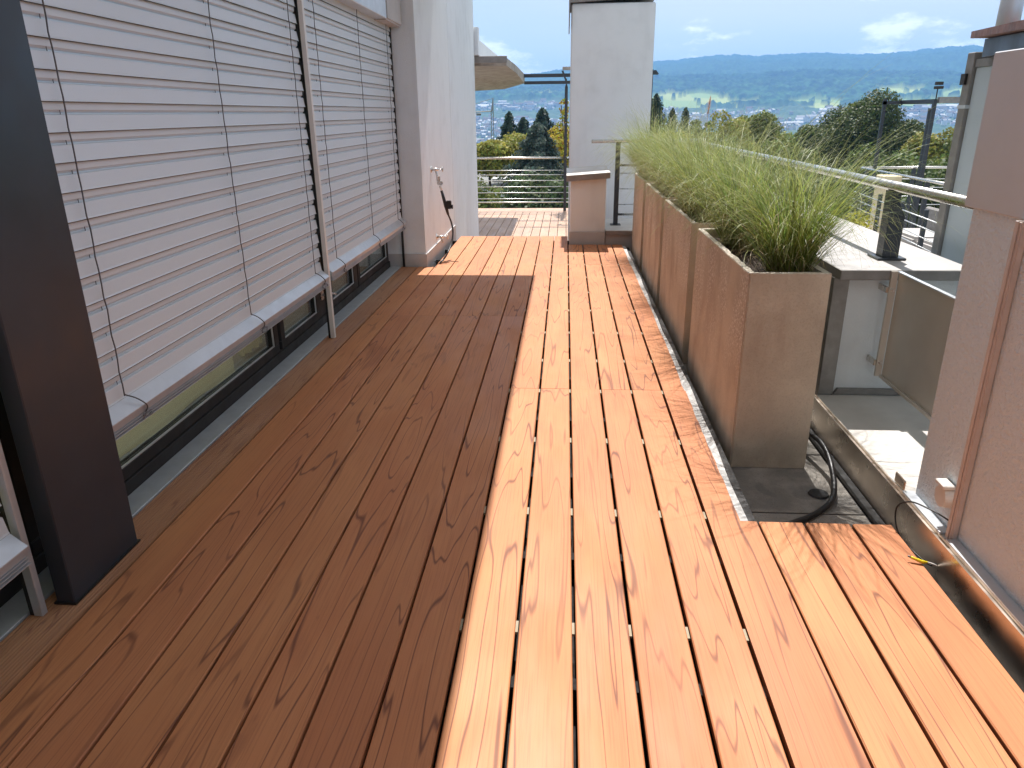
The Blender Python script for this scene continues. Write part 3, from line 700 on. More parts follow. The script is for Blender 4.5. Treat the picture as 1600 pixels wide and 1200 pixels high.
# handrail
hr = root('steel_handrail', (1.5, 5.5, 0.686), 'round stainless steel handrail along the parapet above the planters', 'handrail')
tube('rail', [(1.515, 2.2, 1.018), (1.515, 4.0, 1.018), (1.515, 8.62, 1.018)], 0.0225, M['steel'], hr, 20)
def postpart(px_, py_, zb, zt, parent):
    prof = [(px_-0.022, zb), (px_+0.052, zb), (px_+0.052, zt-0.115), (px_+0.020, zt-0.050), (px_+0.020, zt), (px_-0.022, zt)]
    prism('post', prof, py_-0.012, py_+0.06, M['anthracite'], parent, 'y')
    box('base_plate', px_-0.05, px_+0.08, py_-0.04, py_+0.09, zb-0.010, zb, M['anthracite'], parent, 0.002)
postpart(1.515, 3.56, 0.697, 0.998, hr)
# mirror the chamfer towards the camera for the near post: bracket plate
for (yy_,) in ((5.9,), (8.2,)): postpart(1.515, yy_, 0.697, 0.998, hr)

# ------------------------------------------------------------------ END OF DECK: low pillar, ledge, tall pillar
lp = root('low_pillar', (0.25, 8.4, 0), 'low pale stucco pillar with a tilted grey cap at the end of the deck', 'pillar')
box('shaft', 0.062, 0.440, 8.10, 8.95, 0.131, 0.70, M['stucco'], lp, 0.004)
box('plinth', 0.054, 0.442, 8.088, 8.96, -0.6, 0.130, M['plinth'], lp, 0.003)
bm = bmesh.new()
cv = [(0.015, 8.03, 0.668), (0.475, 8.03, 0.700), (0.475, 9.02, 0.713), (0.015, 9.02, 0.681)]
A_ = [bm.verts.new(v_) for v_ in cv]; B_ = [bm.verts.new((x_, y_, z_+0.060)) for x_, y_, z_ in cv]
for i in range(4): bm.faces.new((A_[i], A_[(i+1) % 4], B_[(i+1) % 4], B_[i]))
bm.faces.new(A_[::-1]); bm.faces.new(B_)
cap = frombm('cap', bm, M['sill'], lp); cap.data.materials.append(M['slabedge'])
for p in cap.data.polygons:
    if p.normal.z < 0.5: p.material_index = 1
lg = root('end_ledge', (1.1, 8.5, -0.1), 'low plinth wall with a grey ledge running behind the farthest planter', 'wall')
box('wall_body', 0.446, 1.76, 8.105, 8.98, -0.6, 0.100, M['plinth'], lg)
box('ledge_slab', 0.446, 1.79, 8.06, 9.02, 0.102, 0.150, M['sill'], lg, 0.003)
bpy.data.objects['ledge_slab'].data.materials.append(M['slabedge'])
for p in bpy.data.objects['ledge_slab'].data.polygons:
    if p.normal.z < 0.5: p.material_index = 1
er = root('end_railing', (1.0, 8.5, 0.15), 'short steel railing with a dark post standing on the ledge before the white pillar', 'railing')
tube('top_rail', [(0.285, 8.52, 1.055), (1.0, 8.52, 1.055), (1.52, 8.52, 1.055)], 0.021, M['steel'], er, 18)
prism('post', [(0.553, 0.156), (0.603, 0.156), (0.603, 1.036), (0.553, 1.036)], 8.49, 8.55, M['anthracite'], er, 'y')
box('base_plate', 0.52, 0.635, 8.45, 8.59, 0.1505, 0.158, M['anthracite'], er, 0.002)
tube('cable', [(0.60, 8.52, 0.80), (1.5, 8.52, 0.80)], 0.013, M['steel'], er, 10)
for zc in (0.715, 0.545, 0.375): tube('cable', [(0.60, 8.52, zc), (1.5, 8.52, zc)], 0.0045, M['cable'], er, 8)
tube('cable', [(0.60, 8.52, 0.265), (1.5, 8.52, 0.265)], 0.013, M['steel'], er, 10)
tp_ = root('tall_pillar', (0.5, 9.9, -0.6), 'tall smooth white chimney pillar with a dark cap behind the railing', 'pillar')
box('shaft', 0.048, 1.018, 9.50, 10.35, -0.6, 2.54, M['smoothwall'], tp_, 0.012, seg=2)
bm = prism_bm([(0.018, 2.30), (0.030, 2.30), (0.034, 2.545), (1.03, 2.600), (1.045, 2.68), (0.018, 2.68)], 9.46, 10.40)
frombm('cap', bm, M['slabedge'], tp_)
# hook lamp post behind the pillar
lp2 = root('rear_post', (1.12, 10.9, -0.6), 'thin dark post with a small bracket just behind the right side of the white pillar', 'post')
box('post', 1.150, 1.185, 10.98, 11.02, -0.6, 1.90, M['anthracite'], lp2)
prism('bracket', [(1.186, 1.835), (1.255, 1.835), (1.215, 1.885), (1.186, 1.885)], 10.9, 11.1, M['anthracite'], lp2)

# ------------------------------------------------------------------ LEFT FACADE
rf = root('roof_overhang', (-1.5, 3, 3.0), 'flat white roof slab overhanging the blinds and shading the left boards, with an added unseen rear part', 'roof')
box('slab', -5.0, -0.190, -4.0, 8.23, 3.0, 3.22, M['smoothwall'], rf)
box('slab', -0.188, 1.72, -4.0, -0.5, 3.0, 3.22, M['smoothwall'], rf)  # added roof part, out of view behind the camera, dims the near deck
rw = root('unseen_rear_wall', (-1, -2.4, 0), 'plain unseen wall added behind the viewpoint to cut stray light', 'wall')  # added light blocker behind the camera, never in view
box('wall_body', -1.58, 1.22, -2.5, -2.3, -0.09, 2.995, M['plinth'], rw)
wl_ = root('facade_wall', (-3, 3, 0), 'rendered wall of the penthouse above and behind the window blinds', 'wall')
box('upper_wall', -2.0, -1.60, -3.0, 6.80, 2.34, 2.995, M['stucco'], wl_)
box('unseen_rear_wall', -4.6, -4.5, -3.0, 6.8, -0.05, 0.25, M['curtain'], wl_)
box('interior_floor', -4.5, -1.72, -3.0, 6.8, -0.09, 0.0, M['intfloor'], wl_)
box('ceiling', -4.5, -1.70, -3.0, 6.8, 2.30, 2.335, M['curtain'], wl_)
pl1 = root('corner_pillar', (-1.5, 7.7, 0), 'white stucco corner pillar carrying the two water taps', 'pillar')
bm = prism_bm([(-1.30, 6.82), (-1.30, 8.72), (-4.6, 8.72), (-4.6, 6.82)], 0.1, 2.995, 'z')
frombm('shaft', bm, M['stucco'], pl1)
pf = prism_bm([(-1.288, 6.806), (-1.288, 8.73), (-4.6, 8.73), (-4.6, 6.806)], -0.09, 0.118, 'z')
frombm('plinth', pf, M['plinth'], pl1)
# curved end of wall 2
w2 = root('rear_facade_wall', (-1.5, 9.5, -0.6), 'smooth bluish white wall continuing past the corner pillar to the lower deck', 'wall')
bm = prism_bm([(-4.6, 8.735), (-1.306, 8.735), (-1.300, 8.742), (-1.300, 11.18), (-4.6, 11.18)], -0.66, 4.6, 'z'); frombm('wall_body', bm, M['smoothwall'], w2)
# windows
win = root('window_wall', (-1.68, 3.5, 0), 'dark framed glass door and window row behind the lowered blinds', 'window')
box('threshold', -1.640, -1.540, -3.0, 6.80, -0.03, 0.004, M['threshold'], win, 0.002)
box('bottom_rail', -1.72, -1.642, -3.0, 6.80, -0.02, 0.055, M['frame'], win, 0.003)
box('head_rail', -1.74, -1.642, -3.0, 6.80, 2.15, 2.335, M['frame'], win, 0.003)
def sash(y0, y1):
    st, xo, xi = 0.062, -1.650, -1.705
    f = box('sash', xo-0.0, xo-0.02, y0, y0+0.001, 0.06, 0.061, M['frame'], win); bpy.data.objects.remove(f)
    bm = bmesh.new()
    for (a, b, c1, d) in ((y0, y1, 0.057, 0.105), (y0, y1, 2.09, 2.148), (y0, y0+st, 0.106, 2.089), (y1-st, y1, 0.106, 2.089)):
        bbox_bm(xi, xo, a, b, c1, d, 0.003, bm)
    f = frombm('sash', bm, M['frame'], win)
    bm = bmesh.new()
    for (a, b, c1, d) in ((y0+st, y1-st, 0.106, 0.112), (y0+st, y0+st+0.006, 0.1125, 2.08), (y1-st-0.006, y1-st, 0.1125, 2.08)):
        bbox_bm(xo-0.012, xo-0.004, a, b, c1, d, 0, bm)
    frombm('glazing_bead', bm, M['alu'], f)
    frombm('pane', bbox_bm(xo-0.030, xo-0.026, y0+st, y1-st, 0.107, 2.089), M['glass'], f)
    frombm('pane', bbox_bm(xo-0.052, xo-0.048, y0+st, y1-st, 0.107, 2.089), M['glass'], f)
    return f
for (a, b) in ((-1.2, 0.40), (0.45, 1.80), (1.86, 3.98), (4.02, 4.74), (4.98, 5.66), (5.72, 6.78)): sash(a, b)
for (a, b) in ((0.40, 0.45), (1.80, 1.86), (4.74, 4.98), (5.662, 5.718)): box('mullion', -1.735, -1.655, a+0.001, b-0.001, 0.056, 2.149, M['frame'], win, 0.002)
# door handle
hd = root('door_handle', (-1.62, 4.86, 0.1), 'small metal stay handle low on the dark door stile', 'handle')
tube('lever', spline([(-1.652, 4.80, 0.20), (-1.615, 4.81, 0.20), (-1.605, 4.87, 0.195), (-1.60, 4.95, 0.17)], 6), 0.008, M['chrome'], hd, 10)
box('plate', -1.6535, -1.645, 4.78, 4.83, 0.165, 0.235, M['chrome'], hd, 0.002)
# curtain inside
cu = root('curtain', (-1.85, 2.5, 0), 'plain beige curtain hanging inside the largest window', 'curtain')
pts = [(-1.84+0.012*math.sin(y_*9), y_) for y_ in np.linspace(-1.5, 3.75, 120)]+[(-1.86+0.012*math.sin(y_*9), y_) for y_ in np.linspace(3.75, -1.5, 120)]
frombm('cloth', prism_bm(pts, 0.01, 2.2, 'z'), M['cloth'], cu)
cu2 = root('curtain', (-1.9, 4.3, 0), 'beige curtain gathered inside the narrow second window', 'curtain')
pts = [(-1.90+0.02*math.sin(y_*60), y_) for y_ in np.linspace(4.02, 4.30, 60)]+[(-1.925+0.02*math.sin(y_*60), y_) for y_ in np.linspace(4.30, 4.02, 60)]
frombm('cloth', prism_bm(pts, 0.01, 2.2, 'z'), M['cloth'], cu2)
# blinds
SP = 0.0865
slat_prof = [(0.0045, 0.0405), (0.0060, 0.0412), (0.0072, 0.0400), (0.0062, 0.0180), (-0.0035, 0.0095), (-0.0035, 0.0062), (0.0080, 0.0040), (0.0092, 0.0022), (0.0150, -0.0400), (0.0176, -0.0455), (0.0156, -0.0462), (0.0133, -0.0400), (0.0062, 0.0005), (-0.0055, 0.0050), (-0.0055, 0.0110), (0.0044, 0.0190)]
def blind(y0, y1, zb, ntop, cords, label, cordz=0.0):
    rt3 = root('window_blind', (-1.52, (y0+y1)/2, zb), label, 'blind', 'external venetian blinds')
    L = y1-y0
    bm = prism_bm(slat_prof, -L/2, L/2); bmesh.ops.recalc_face_normals(bm, faces=bm.faces)
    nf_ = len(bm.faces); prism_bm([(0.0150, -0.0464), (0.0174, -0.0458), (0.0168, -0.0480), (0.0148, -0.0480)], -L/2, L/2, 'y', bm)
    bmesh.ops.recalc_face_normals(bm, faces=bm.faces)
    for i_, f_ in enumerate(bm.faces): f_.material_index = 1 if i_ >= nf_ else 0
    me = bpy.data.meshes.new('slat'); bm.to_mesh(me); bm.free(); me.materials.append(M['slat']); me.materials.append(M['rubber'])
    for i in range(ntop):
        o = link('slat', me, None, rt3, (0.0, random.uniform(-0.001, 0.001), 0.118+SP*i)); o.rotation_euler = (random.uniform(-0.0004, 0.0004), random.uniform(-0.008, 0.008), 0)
    # bottom rail: slanted bright face, grey underside, thin fins
    X0 = -1.52
    prism('bottom_rail', [(X0+0.004, zb+0.076), (X0+0.010, zb+0.078), (X0+0.060, zb+0.034), (X0+0.060, zb+0.030), (X0+0.052, zb+0.004), (X0+0.002, zb+0.006)], y0, y1, M['alu'], rt3)
    for i in range(3):
        z_ = zb-0.002-0.0085*i; box('stacked_slat', X0+0.004, X0+0.055+0.003*i, y0+0.003, y1-0.003, z_, z_+0.0028, M['alu'], rt3)
    for yc in cords:
        ptsc = []; zt = zb+0.118+SP*(ntop-1)+0.05
        z_ = zb+0.085; k_ = 0
        while z_ < zt:
            ptsc.append((-1.52+0.030+0.0015*math.sin(k_*2.1), yc+random.uniform(-0.002, 0.002), z_)); z_ += SP/2; k_ += 1
        tube('ladder_cord', ptsc, 0.0024, M['cord'], rt3, 5)
        tube('ladder_cord', [(p_[0]-0.026, p_[1]+0.012, p_[2]) for p_ in ptsc], 0.0014, M['cord'], rt3, 4)
        tube('cord_tail', spline([(-1.49, yc, zb+0.09), (-1.468, yc+0.03, zb+0.065), (-1.452, yc+0.055, zb+0.03), (-1.468, yc+0.065, zb+0.0), (-1.475, yc+0.05, zb-0.012)], 5), 0.0026, M['cord'], rt3, 6)
        for j in range(4):
            a0 = random.uniform(0, 6); cyy_ = yc+0.06; rr_ = random.uniform(0.014, 0.040)
            tube('wire_tie', [(-1.462+random.uniform(-0.003, 0.003)+0.006*math.sin(a_*1.5), cyy_+rr_*math.cos(a0+a_)*(1.0+0.1*j)+0.004*j, zb-0.006+rr_*0.45*math.sin(a0+a_)) for a_ in np.linspace(0, random.uniform(3, 5.5), 12)], 0.0016, M['wire'], rt3, 4)
    return rt3
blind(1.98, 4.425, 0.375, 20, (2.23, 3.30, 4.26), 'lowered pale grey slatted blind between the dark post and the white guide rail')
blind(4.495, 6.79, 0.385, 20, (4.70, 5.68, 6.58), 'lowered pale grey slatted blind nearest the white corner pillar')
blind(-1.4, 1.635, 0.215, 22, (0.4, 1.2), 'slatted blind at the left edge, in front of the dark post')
gd = root('blind_guide_rail', (-1.48, 4.46, 0), 'white vertical guide rail standing between the two large blinds', 'rail')
box('channel', -1.497, -1.470, 4.443, 4.475, 0.0, 2.15, M['whiteplastic'], gd, 0.002)
box('slot', -1.512, -1.498, 4.449, 4.470, 0.0, 2.15, M['rubber'], gd)
gd2 = root('blind_guide_rail', (-1.49, 1.66, 0), 'grey vertical guide rail close in front of the dark post', 'rail')
box('channel', -1.515, -1.487, 1.650, 1.672, 0.0, 2.15, M['alu'], gd2, 0.002)
box('slot', -1.530, -1.516, 1.655, 1.668, 0.0, 2.15, M['rubber'], gd2)
gd3 = root('blind_guide_rail', (-1.51, 6.805, 0), 'thin dark guide rail against the corner pillar', 'rail')
box('channel', -1.520, -1.500, 6.794, 6.804, 0.0, 2.10, M['rubber'], gd3)
fa = root('blind_fascia', (-1.45, 3, 2.08), 'pale metal fascia box hiding the top of the blinds', 'fascia')
box('cover', -1.60, -1.405, -3.0, 6.25, 2.055, 2.335, M['alu'], fa, 0.004)
box('end_cap', -1.60, -1.400, 6.252, 6.80, 2.050, 2.335, M['plinth'], fa, 0.012, seg=2)
po = root('dark_post', (-1.46, 1.88, 0), 'broad anthracite steel post standing in front of the blinds', 'post')
box('column', -1.487, -1.430, 1.712, 2.050, 0.0, 2.995, M['anthracite'], po, 0.003)
box('foot_shadow_strip', -1.492, -1.424, 1.706, 2.056, 0.0005, 0.006, M['rubber'], po)  # thin dark strip stands in for the shadow at the post's foot
# fix: flat end shade
# ------------------------------------------------------------------ TAPS
def tapthing(y0, z0, label, angle):
    rt4 = root('water_tap', (-1.30, y0, z0), label, 'tap', 'wall taps on the corner pillar')
    X0 = -1.30
    bm = bmesh.new(); bmesh.ops.create_cone(bm, cap_ends=True, segments=20, radius1=0.030, radius2=0.026, depth=0.008, matrix=Matrix.Translation((X0+0.005, y0, z0)) @ Matrix.Rotation(PI/2, 4, 'Y'))
    frombm('rosette', bm, M['chrome'], rt4)
    tube('body', [(X0+0.009, y0, z0), (X0+0.04, y0, z0), (X0+0.075, y0, z0+0.002)], [0.013, 0.015, 0.012], M['chrome'], rt4, 14)
    tube('spout', spline([(X0+0.045, y0, z0-0.008), (X0+0.052, y0, z0-0.035), (X0+0.060, y0, z0-0.060)], 4), 0.010, M['chrome'], rt4, 12)
    tube('spindle', [(X0+0.075, y0, z0+0.002), (X0+0.108, y0, z0+0.002)], 0.005, M['chrome'], rt4, 10)
    bm = bmesh.new(); bmesh.ops.create_cone(bm, cap_ends=True, segments=18, radius1=0.024, radius2=0.024, depth=0.009, matrix=Matrix.Translation((X0+0.113, y0, z0+0.002)) @ Matrix.Rotation(PI/2, 4, 'Y'))
    bmesh.ops.bevel(bm, geom=list(bm.edges), offset=0.002, segments=1, affect='EDGES')
    frombm('hand_wheel', bm, M['chrome'], rt4)
    return rt4
tapthing(7.30, 0.850, 'upper chrome garden tap on the corner pillar with the black hose attached', 0)
tapthing(7.45, 0.180, 'lower small garden tap just above the deck on the corner pillar', 0)
gh = root('tap_hose', (-1.22, 7.3, 0), 'black hose with a timer valve hanging from the upper tap down to the deck', 'hose')
bm = bmesh.new(); bmesh.ops.create_cone(bm, cap_ends=True, segments=14, radius1=0.020, radius2=0.020, depth=0.045, matrix=Matrix.Translation((-1.232, 7.30, 0.765)))
frombm('coupling', bm, M['chrome'], gh)
box('y_piece', -1.245, -1.190, 7.285, 7.315, 0.705, 0.742, M['chrome'], gh, 0.006, seg=2)
tube('nozzle', [(-1.218, 7.30, 0.70), (-1.205, 7.30, 0.655)], [0.014, 0.011], M['whiteplastic'], gh, 12)
tube('valve_body', [(-1.205, 7.30, 0.652), (-1.190, 7.30, 0.59), (-1.170, 7.31, 0.50), (-1.150, 7.31, 0.42)], [0.013, 0.015, 0.018, 0.012], M['rubber'], gh, 12)
box('timer', -1.165, -1.115, 7.29, 7.33, 0.475, 0.555, M['rubber'], gh, 0.006, seg=2)
box('timer_knob', -1.113, -1.100, 7.295, 7.325, 0.475, 0.515, M['rubber'], gh, 0.003)
tube('hose', spline([(-1.150, 7.31, 0.42), (-1.125, 7.33, 0.34), (-1.108, 7.30, 0.25), (-1.115, 7.22, 0.15), (-1.145, 7.05, 0.06), (-1.19, 6.93, 0.009)], 8), 0.0085, M['rubber'], gh, 10)
tube('drip_line', spline([(-1.26, 7.0, 0.008), (-1.17, 6.93, 0.03), (-1.08, 6.97, 0.02), (-1.02, 7.0, 0.01)], 6), 0.0035, M['rubber'], gh, 6)

# ------------------------------------------------------------------ CANOPY
ca = root('concrete_canopy', (-1.6, 13, 1.9), 'stained concrete canopy jutting from the wall over the lower deck', 'canopy')
bm = bmesh.new()
und = [(-3.2, 11.38, 2.0), (-0.865, 11.45, 2.0), (-0.84, 13.2, 1.99), (-0.86, 16.3, 1.935), (-1.28, 16.3, 1.83), (-1.95, 16.3, 1.80), (-3.2, 16.3, 1.80)]
A_ = [bm.verts.new(p_) for p_ in und]; B_ = [bm.verts.new((x_, y_, 2.105)) for x_, y_, z_ in und]
mid_ = bm.verts.new((-1.7, 13.6, 1.955)); n = len(und)
for i in range(n):
    j = (i+1) % n; bm.faces.new((A_[i], A_[j], B_[j], B_[i])); bm.faces.new((A_[j], A_[i], mid_))
bm.faces.new(B_)
frombm('slab', bm, M['concrete'], ca)
box('upstand', -3.2, -1.245, 11.37, 15.6, 2.1065, 2.34, M['smoothwall'], ca, 0.004)
box('end_panel', -3.2, -1.242, 11.20, 11.365, 2.13, 2.49, M['smoothwall'], ca, 0.004)
box('drip_trim', -3.2, -0.85, 11.30, 11.378, 2.03, 2.122, M['slabedge'], ca, 0.004)
# ------------------------------------------------------------------ LOWER DECK RAILING + PERGOLA
lr = root('lower_railing', (-1, 16, -0.6), 'stainless railing with thin steel rods at the end of the lower deck', 'railing')
tube('top_rail', [(-3.2, 16, 0.475), (0.7, 16, 0.475)], 0.023, M['steel'], lr, 14)
for zc in (0.225, 0.135, 0.018, -0.11, -0.232, -0.357): tube('rod', [(-3.2, 16, zc), (0.7, 16, zc)], 0.0075, M['cable'], lr, 8)
tube('bottom_rail', [(-3.2, 16, -0.43), (0.7, 16, -0.43)], 0.012, M['cable'], lr, 8)
for xx in (-2.6, 0.45): box('post', xx-0.02, xx+0.02, 16.03, 16.07, -0.60, 0.45, M['anthracite'], lr)
pg = root('dark_pergola', (0, 16, -0.6), 'dark steel pergola frame with a tall pointed post beside the white pillar', 'pergola')
box('post', -0.030, 0.030, 15.93, 15.975, -0.6, 1.84, M['anthracite'], pg)
tube('post_tip', [(0, 15.95, 1.84), (0, 15.95, 1.90), (0, 15.95, 2.0)], [0.030, 0.012, 0.010], M['anthracite'], pg, 8)
box('beam', -0.93, 1.6, 15.92, 15.98, 2.03, 2.095, M['anthracite'], pg)
box('beam', -0.80, 1.6, 15.0, 15.05, 1.87, 1.925, M['anthracite'], pg)
box('beam', -0.08, 1.6, 15.4, 15.46, 2.13, 2.19, M['concrete'], pg)
prism('brace', [(-0.10, 2.12), (-0.06, 2.12), (0.01, 1.93), (-0.02, 1.93)], 15.4, 15.44, M['anthracite'], pg)

# ------------------------------------------------------------------ NEIGHBOUR SIDE
nb = root('neighbour_terrace', (6, 9, -12), 'grey neighbouring terrace block beyond the parapet', 'building')
box('terrace_block', 1.90, 11, 4.6, 12.35, -12.6, -0.62, M['smoothwall'], nb)
box('paving', 1.95, 10.9, 4.7, 12.2, -0.619, -0.60, M['stone'], nb)
box('kerb_wall', 4.35, 4.75, 8.0, 12.2, -0.598, -0.30, M['stone'], nb, 0.01)
sc_ = root('privacy_screen', (1.97, 3.2, -0.1), 'frosted privacy screen with a dark grey post beyond the parapet', 'screen')
box('post', 1.958, 2.018, 3.99, 4.06, -0.5, 1.605, M['greyflash'], sc_, 0.003)
box('clamp', 1.945, 1.957, 4.02, 4.062, 1.46, 1.51, M['rubber'], sc_)
box('band', 1.955, 2.021, 3.986, 4.063, 1.35, 1.366, M['alu'], sc_)
box('pane', 1.975, 1.992, 1.5, 3.985, -0.5, 1.535, M['frost'], sc_)
box('top_rail', 1.966, 2.002, 1.5, 3.985, 1.5365, 1.572, M['greyflash'], sc_)
box('clip', 1.97, 2.01, 3.84, 3.95, 1.5735, 1.60, M['rubber'], sc_)
tb = root('screen_shelf', (2.1, 3.3, 1.6), 'red brown wooden board on a dark box above the frosted screen', 'shelf')
def quadblock(name, p0, p1, zt0, zt1, th0, th1, depth, mat):
    bm = bmesh.new(); vs = []
    for (x_, y_), zt_, th_ in ((p0, zt0, th0), (p1, zt1, th1)):
        for dx in (0, depth):
            vs += [bm.verts.new((x_+dx, y_+dx*0.15, zt_)), bm.verts.new((x_+dx, y_+dx*0.15, zt_-th_))]
    a0, a1, a2, a3, b0, b1, b2, b3 = vs
    for f in ((a0, a1, b1, b0), (a2, b2, b3, a3), (a0, b0, b2, a2), (a1, a3, b3, b1), (a0, a2, a3, a1), (b0, b1, b3, b2)): bm.faces.new(f)
    return frombm(name, bm, mat, tb)
quadblock('board', (1.878, 3.9), (1.70, 3.1), 1.686, 1.660, 0.029, 0.033, 0.9, M['brownwood'])
quadblock('box_front', (1.935, 3.88), (1.74, 3.1), 1.652, 1.622, 0.078, 0.062, 0.6, M['anthracite'])
tube('flue', [(2.085, 4.0, 1.60), (2.085, 4.0, 1.8), (2.13, 4.0, 3.2)], 0.050, M['alu'], tb, 20)
# neighbour pergola frame
np_ = root('neighbour_pergola', (5, 12, -0.6), 'dark steel pergola frame on the neighbouring terrace before the big tree', 'pergola')
box('post', 4.70, 4.745, 11.97, 12.01, -0.6, 1.50, M['anthracite'], np_)
box('post', 5.02, 5.05, 11.2, 11.23, -0.6, 1.36, M['anthracite'], np_)
box('post', 4.93, 4.975, 10.9, 10.94, -0.6, 1.46, M['anthracite'], np_)
box('beam', 4.70, 5.45, 11.97, 12.03, 1.42, 1.465, M['anthracite'], np_)
box('beam', 5.00, 6.3, 10.9, 10.97, 1.42, 1.50, M['greyflash'], np_)
box('beam', 4.955, 4.999, 10.97, 12.02, 1.43, 1.475, M['anthracite'], np_)
tube('sensor_stem', [(4.965, 10.93, 1.46), (4.965, 10.93, 1.62)], 0.008, M['anthracite'], np_, 6)
box('sensor', 4.925, 5.02, 10.89, 10.96, 1.60, 1.635, M['dark'], np_)
box('sensor', 4.93, 5.01, 10.89, 10.96, 1.65, 1.69, M['dark'], np_)
nr_ = root('neighbour_railing', (4.6, 11, -0.6), 'cable railing with dark posts around the neighbouring terrace corner', 'railing')
tube('top_rail', [(4.60, 12.2, 0.50), (7.5, 12.2, 0.50)], 0.020, M['steel'], nr_, 12)
tube('top_rail', [(4.60, 12.2, 0.50), (4.55, 8.0, 0.50)], 0.020, M['steel'], nr_, 12)
for yy_ in (11.9, 10.9, 9.9, 9.1, 8.3): box('post', 4.55, 4.60, yy_-0.025, yy_+0.025, -0.6, 0.48, M['anthracite'], nr_)
for xx_ in (5.4, 6.4): box('post', xx_-0.025, xx_+0.025, 12.17, 12.22, -0.6, 0.48, M['anthracite'], nr_)
for zc in (0.33, 0.20, 0.07, -0.06): tube('cable', [(4.58, 12.2, zc), (7.5, 12.2, zc)], 0.006, M['cable'], nr_, 6)
nf = root('cable_fence', (3.4, 8, -0.6), 'cable fence with slim dark posts just past the parapet slab', 'fence')
for k, (xx_, yy_) in enumerate(((3.47, 7.0), (3.55, 7.6), (3.62, 8.3), (3.70, 9.1), (3.78, 10.0))):
    box('post', xx_-0.018, xx_+0.018, yy_-0.02, yy_+0.02, -0.6, 0.42, M['anthracite'], nf)
for zc in np.arange(-0.30, 0.42, 0.092): tube('cable', [(3.44, 6.7, zc), (3.80, 10.2, zc)], 0.0055, M['cable'], nf, 6)
box('kerb', 3.40, 3.52, 6.5, 7.6, -0.598, -0.34, M['stone'], nf, 0.01)
so3 = root('garden_sofa', (4.2, 8.8, -0.6), 'grey outdoor sofa with cushions behind the cable fence', 'sofa')
box('seat', 3.95, 4.45, 7.9, 9.6, -0.55, -0.15, M['cane'], so3, 0.05, seg=2)
box('backrest', 4.46, 4.52, 7.9, 9.6, -0.55, 0.22, M['cane'], so3, 0.02)
box('cushion', 4.0, 4.44, 7.95, 8.7, -0.148, -0.03, M['stone'], so3, 0.03, seg=2)
box('cushion', 4.0, 4.44, 8.75, 9.5, -0.148, -0.03, M['stone'], so3, 0.03, seg=2)
cb = root('cream_chimney', (4.5, 11.2, -0.6), 'small cream coloured block behind the handrail on the neighbouring terrace', 'chimney')
box('block', 4.33, 4.56, 10.6, 10.9, -0.6, 0.50, M['cream'], cb, 0.01)

# ------------------------------------------------------------------ FLAT ROOFED HOUSE BELOW
fh = root('flat_roofed_house', (-6, 60, -12), 'white and brown flat roofed house far below the lower railing', 'house')
box('wall', -7.2, -4.2, 60, 72, -12.6, -4.9, M['whitewall'], fh)
box('wing', -4.19, -1.5, 58, 72, -12.6, -4.9, M['brownwall'], fh)
box('roof', -9.5, -1.3, 57.5, 78, -4.88, -4.2, M['roofgrey'], fh)
box('roof_edge', -9.6, -4.6, 57.2, 57.48, -4.6, -4.1, M['whitewall'], fh)
for xx_, z_ in ((-6.6, -6.8), (-5.4, -6.8), (-6.6, -9.2), (-5.4, -9.2)):
    w_ = box('window', xx_-0.45, xx_+0.45, 59.93, 59.995, z_-0.7, z_+0.7, M['whitewall'], fh)
    box('pane', xx_-0.38, xx_+0.38, 59.88, 59.925, z_-0.63, z_+0.63, M['paneg'], w_)
for xx_, yy_ in ((-5.5, 66), (-3.2, 68), (-7, 72)): box('rooflight', xx_-0.8, xx_+0.8, yy_-0.8, yy_+0.8, -4.195, -3.9, M['whitewall'], fh)

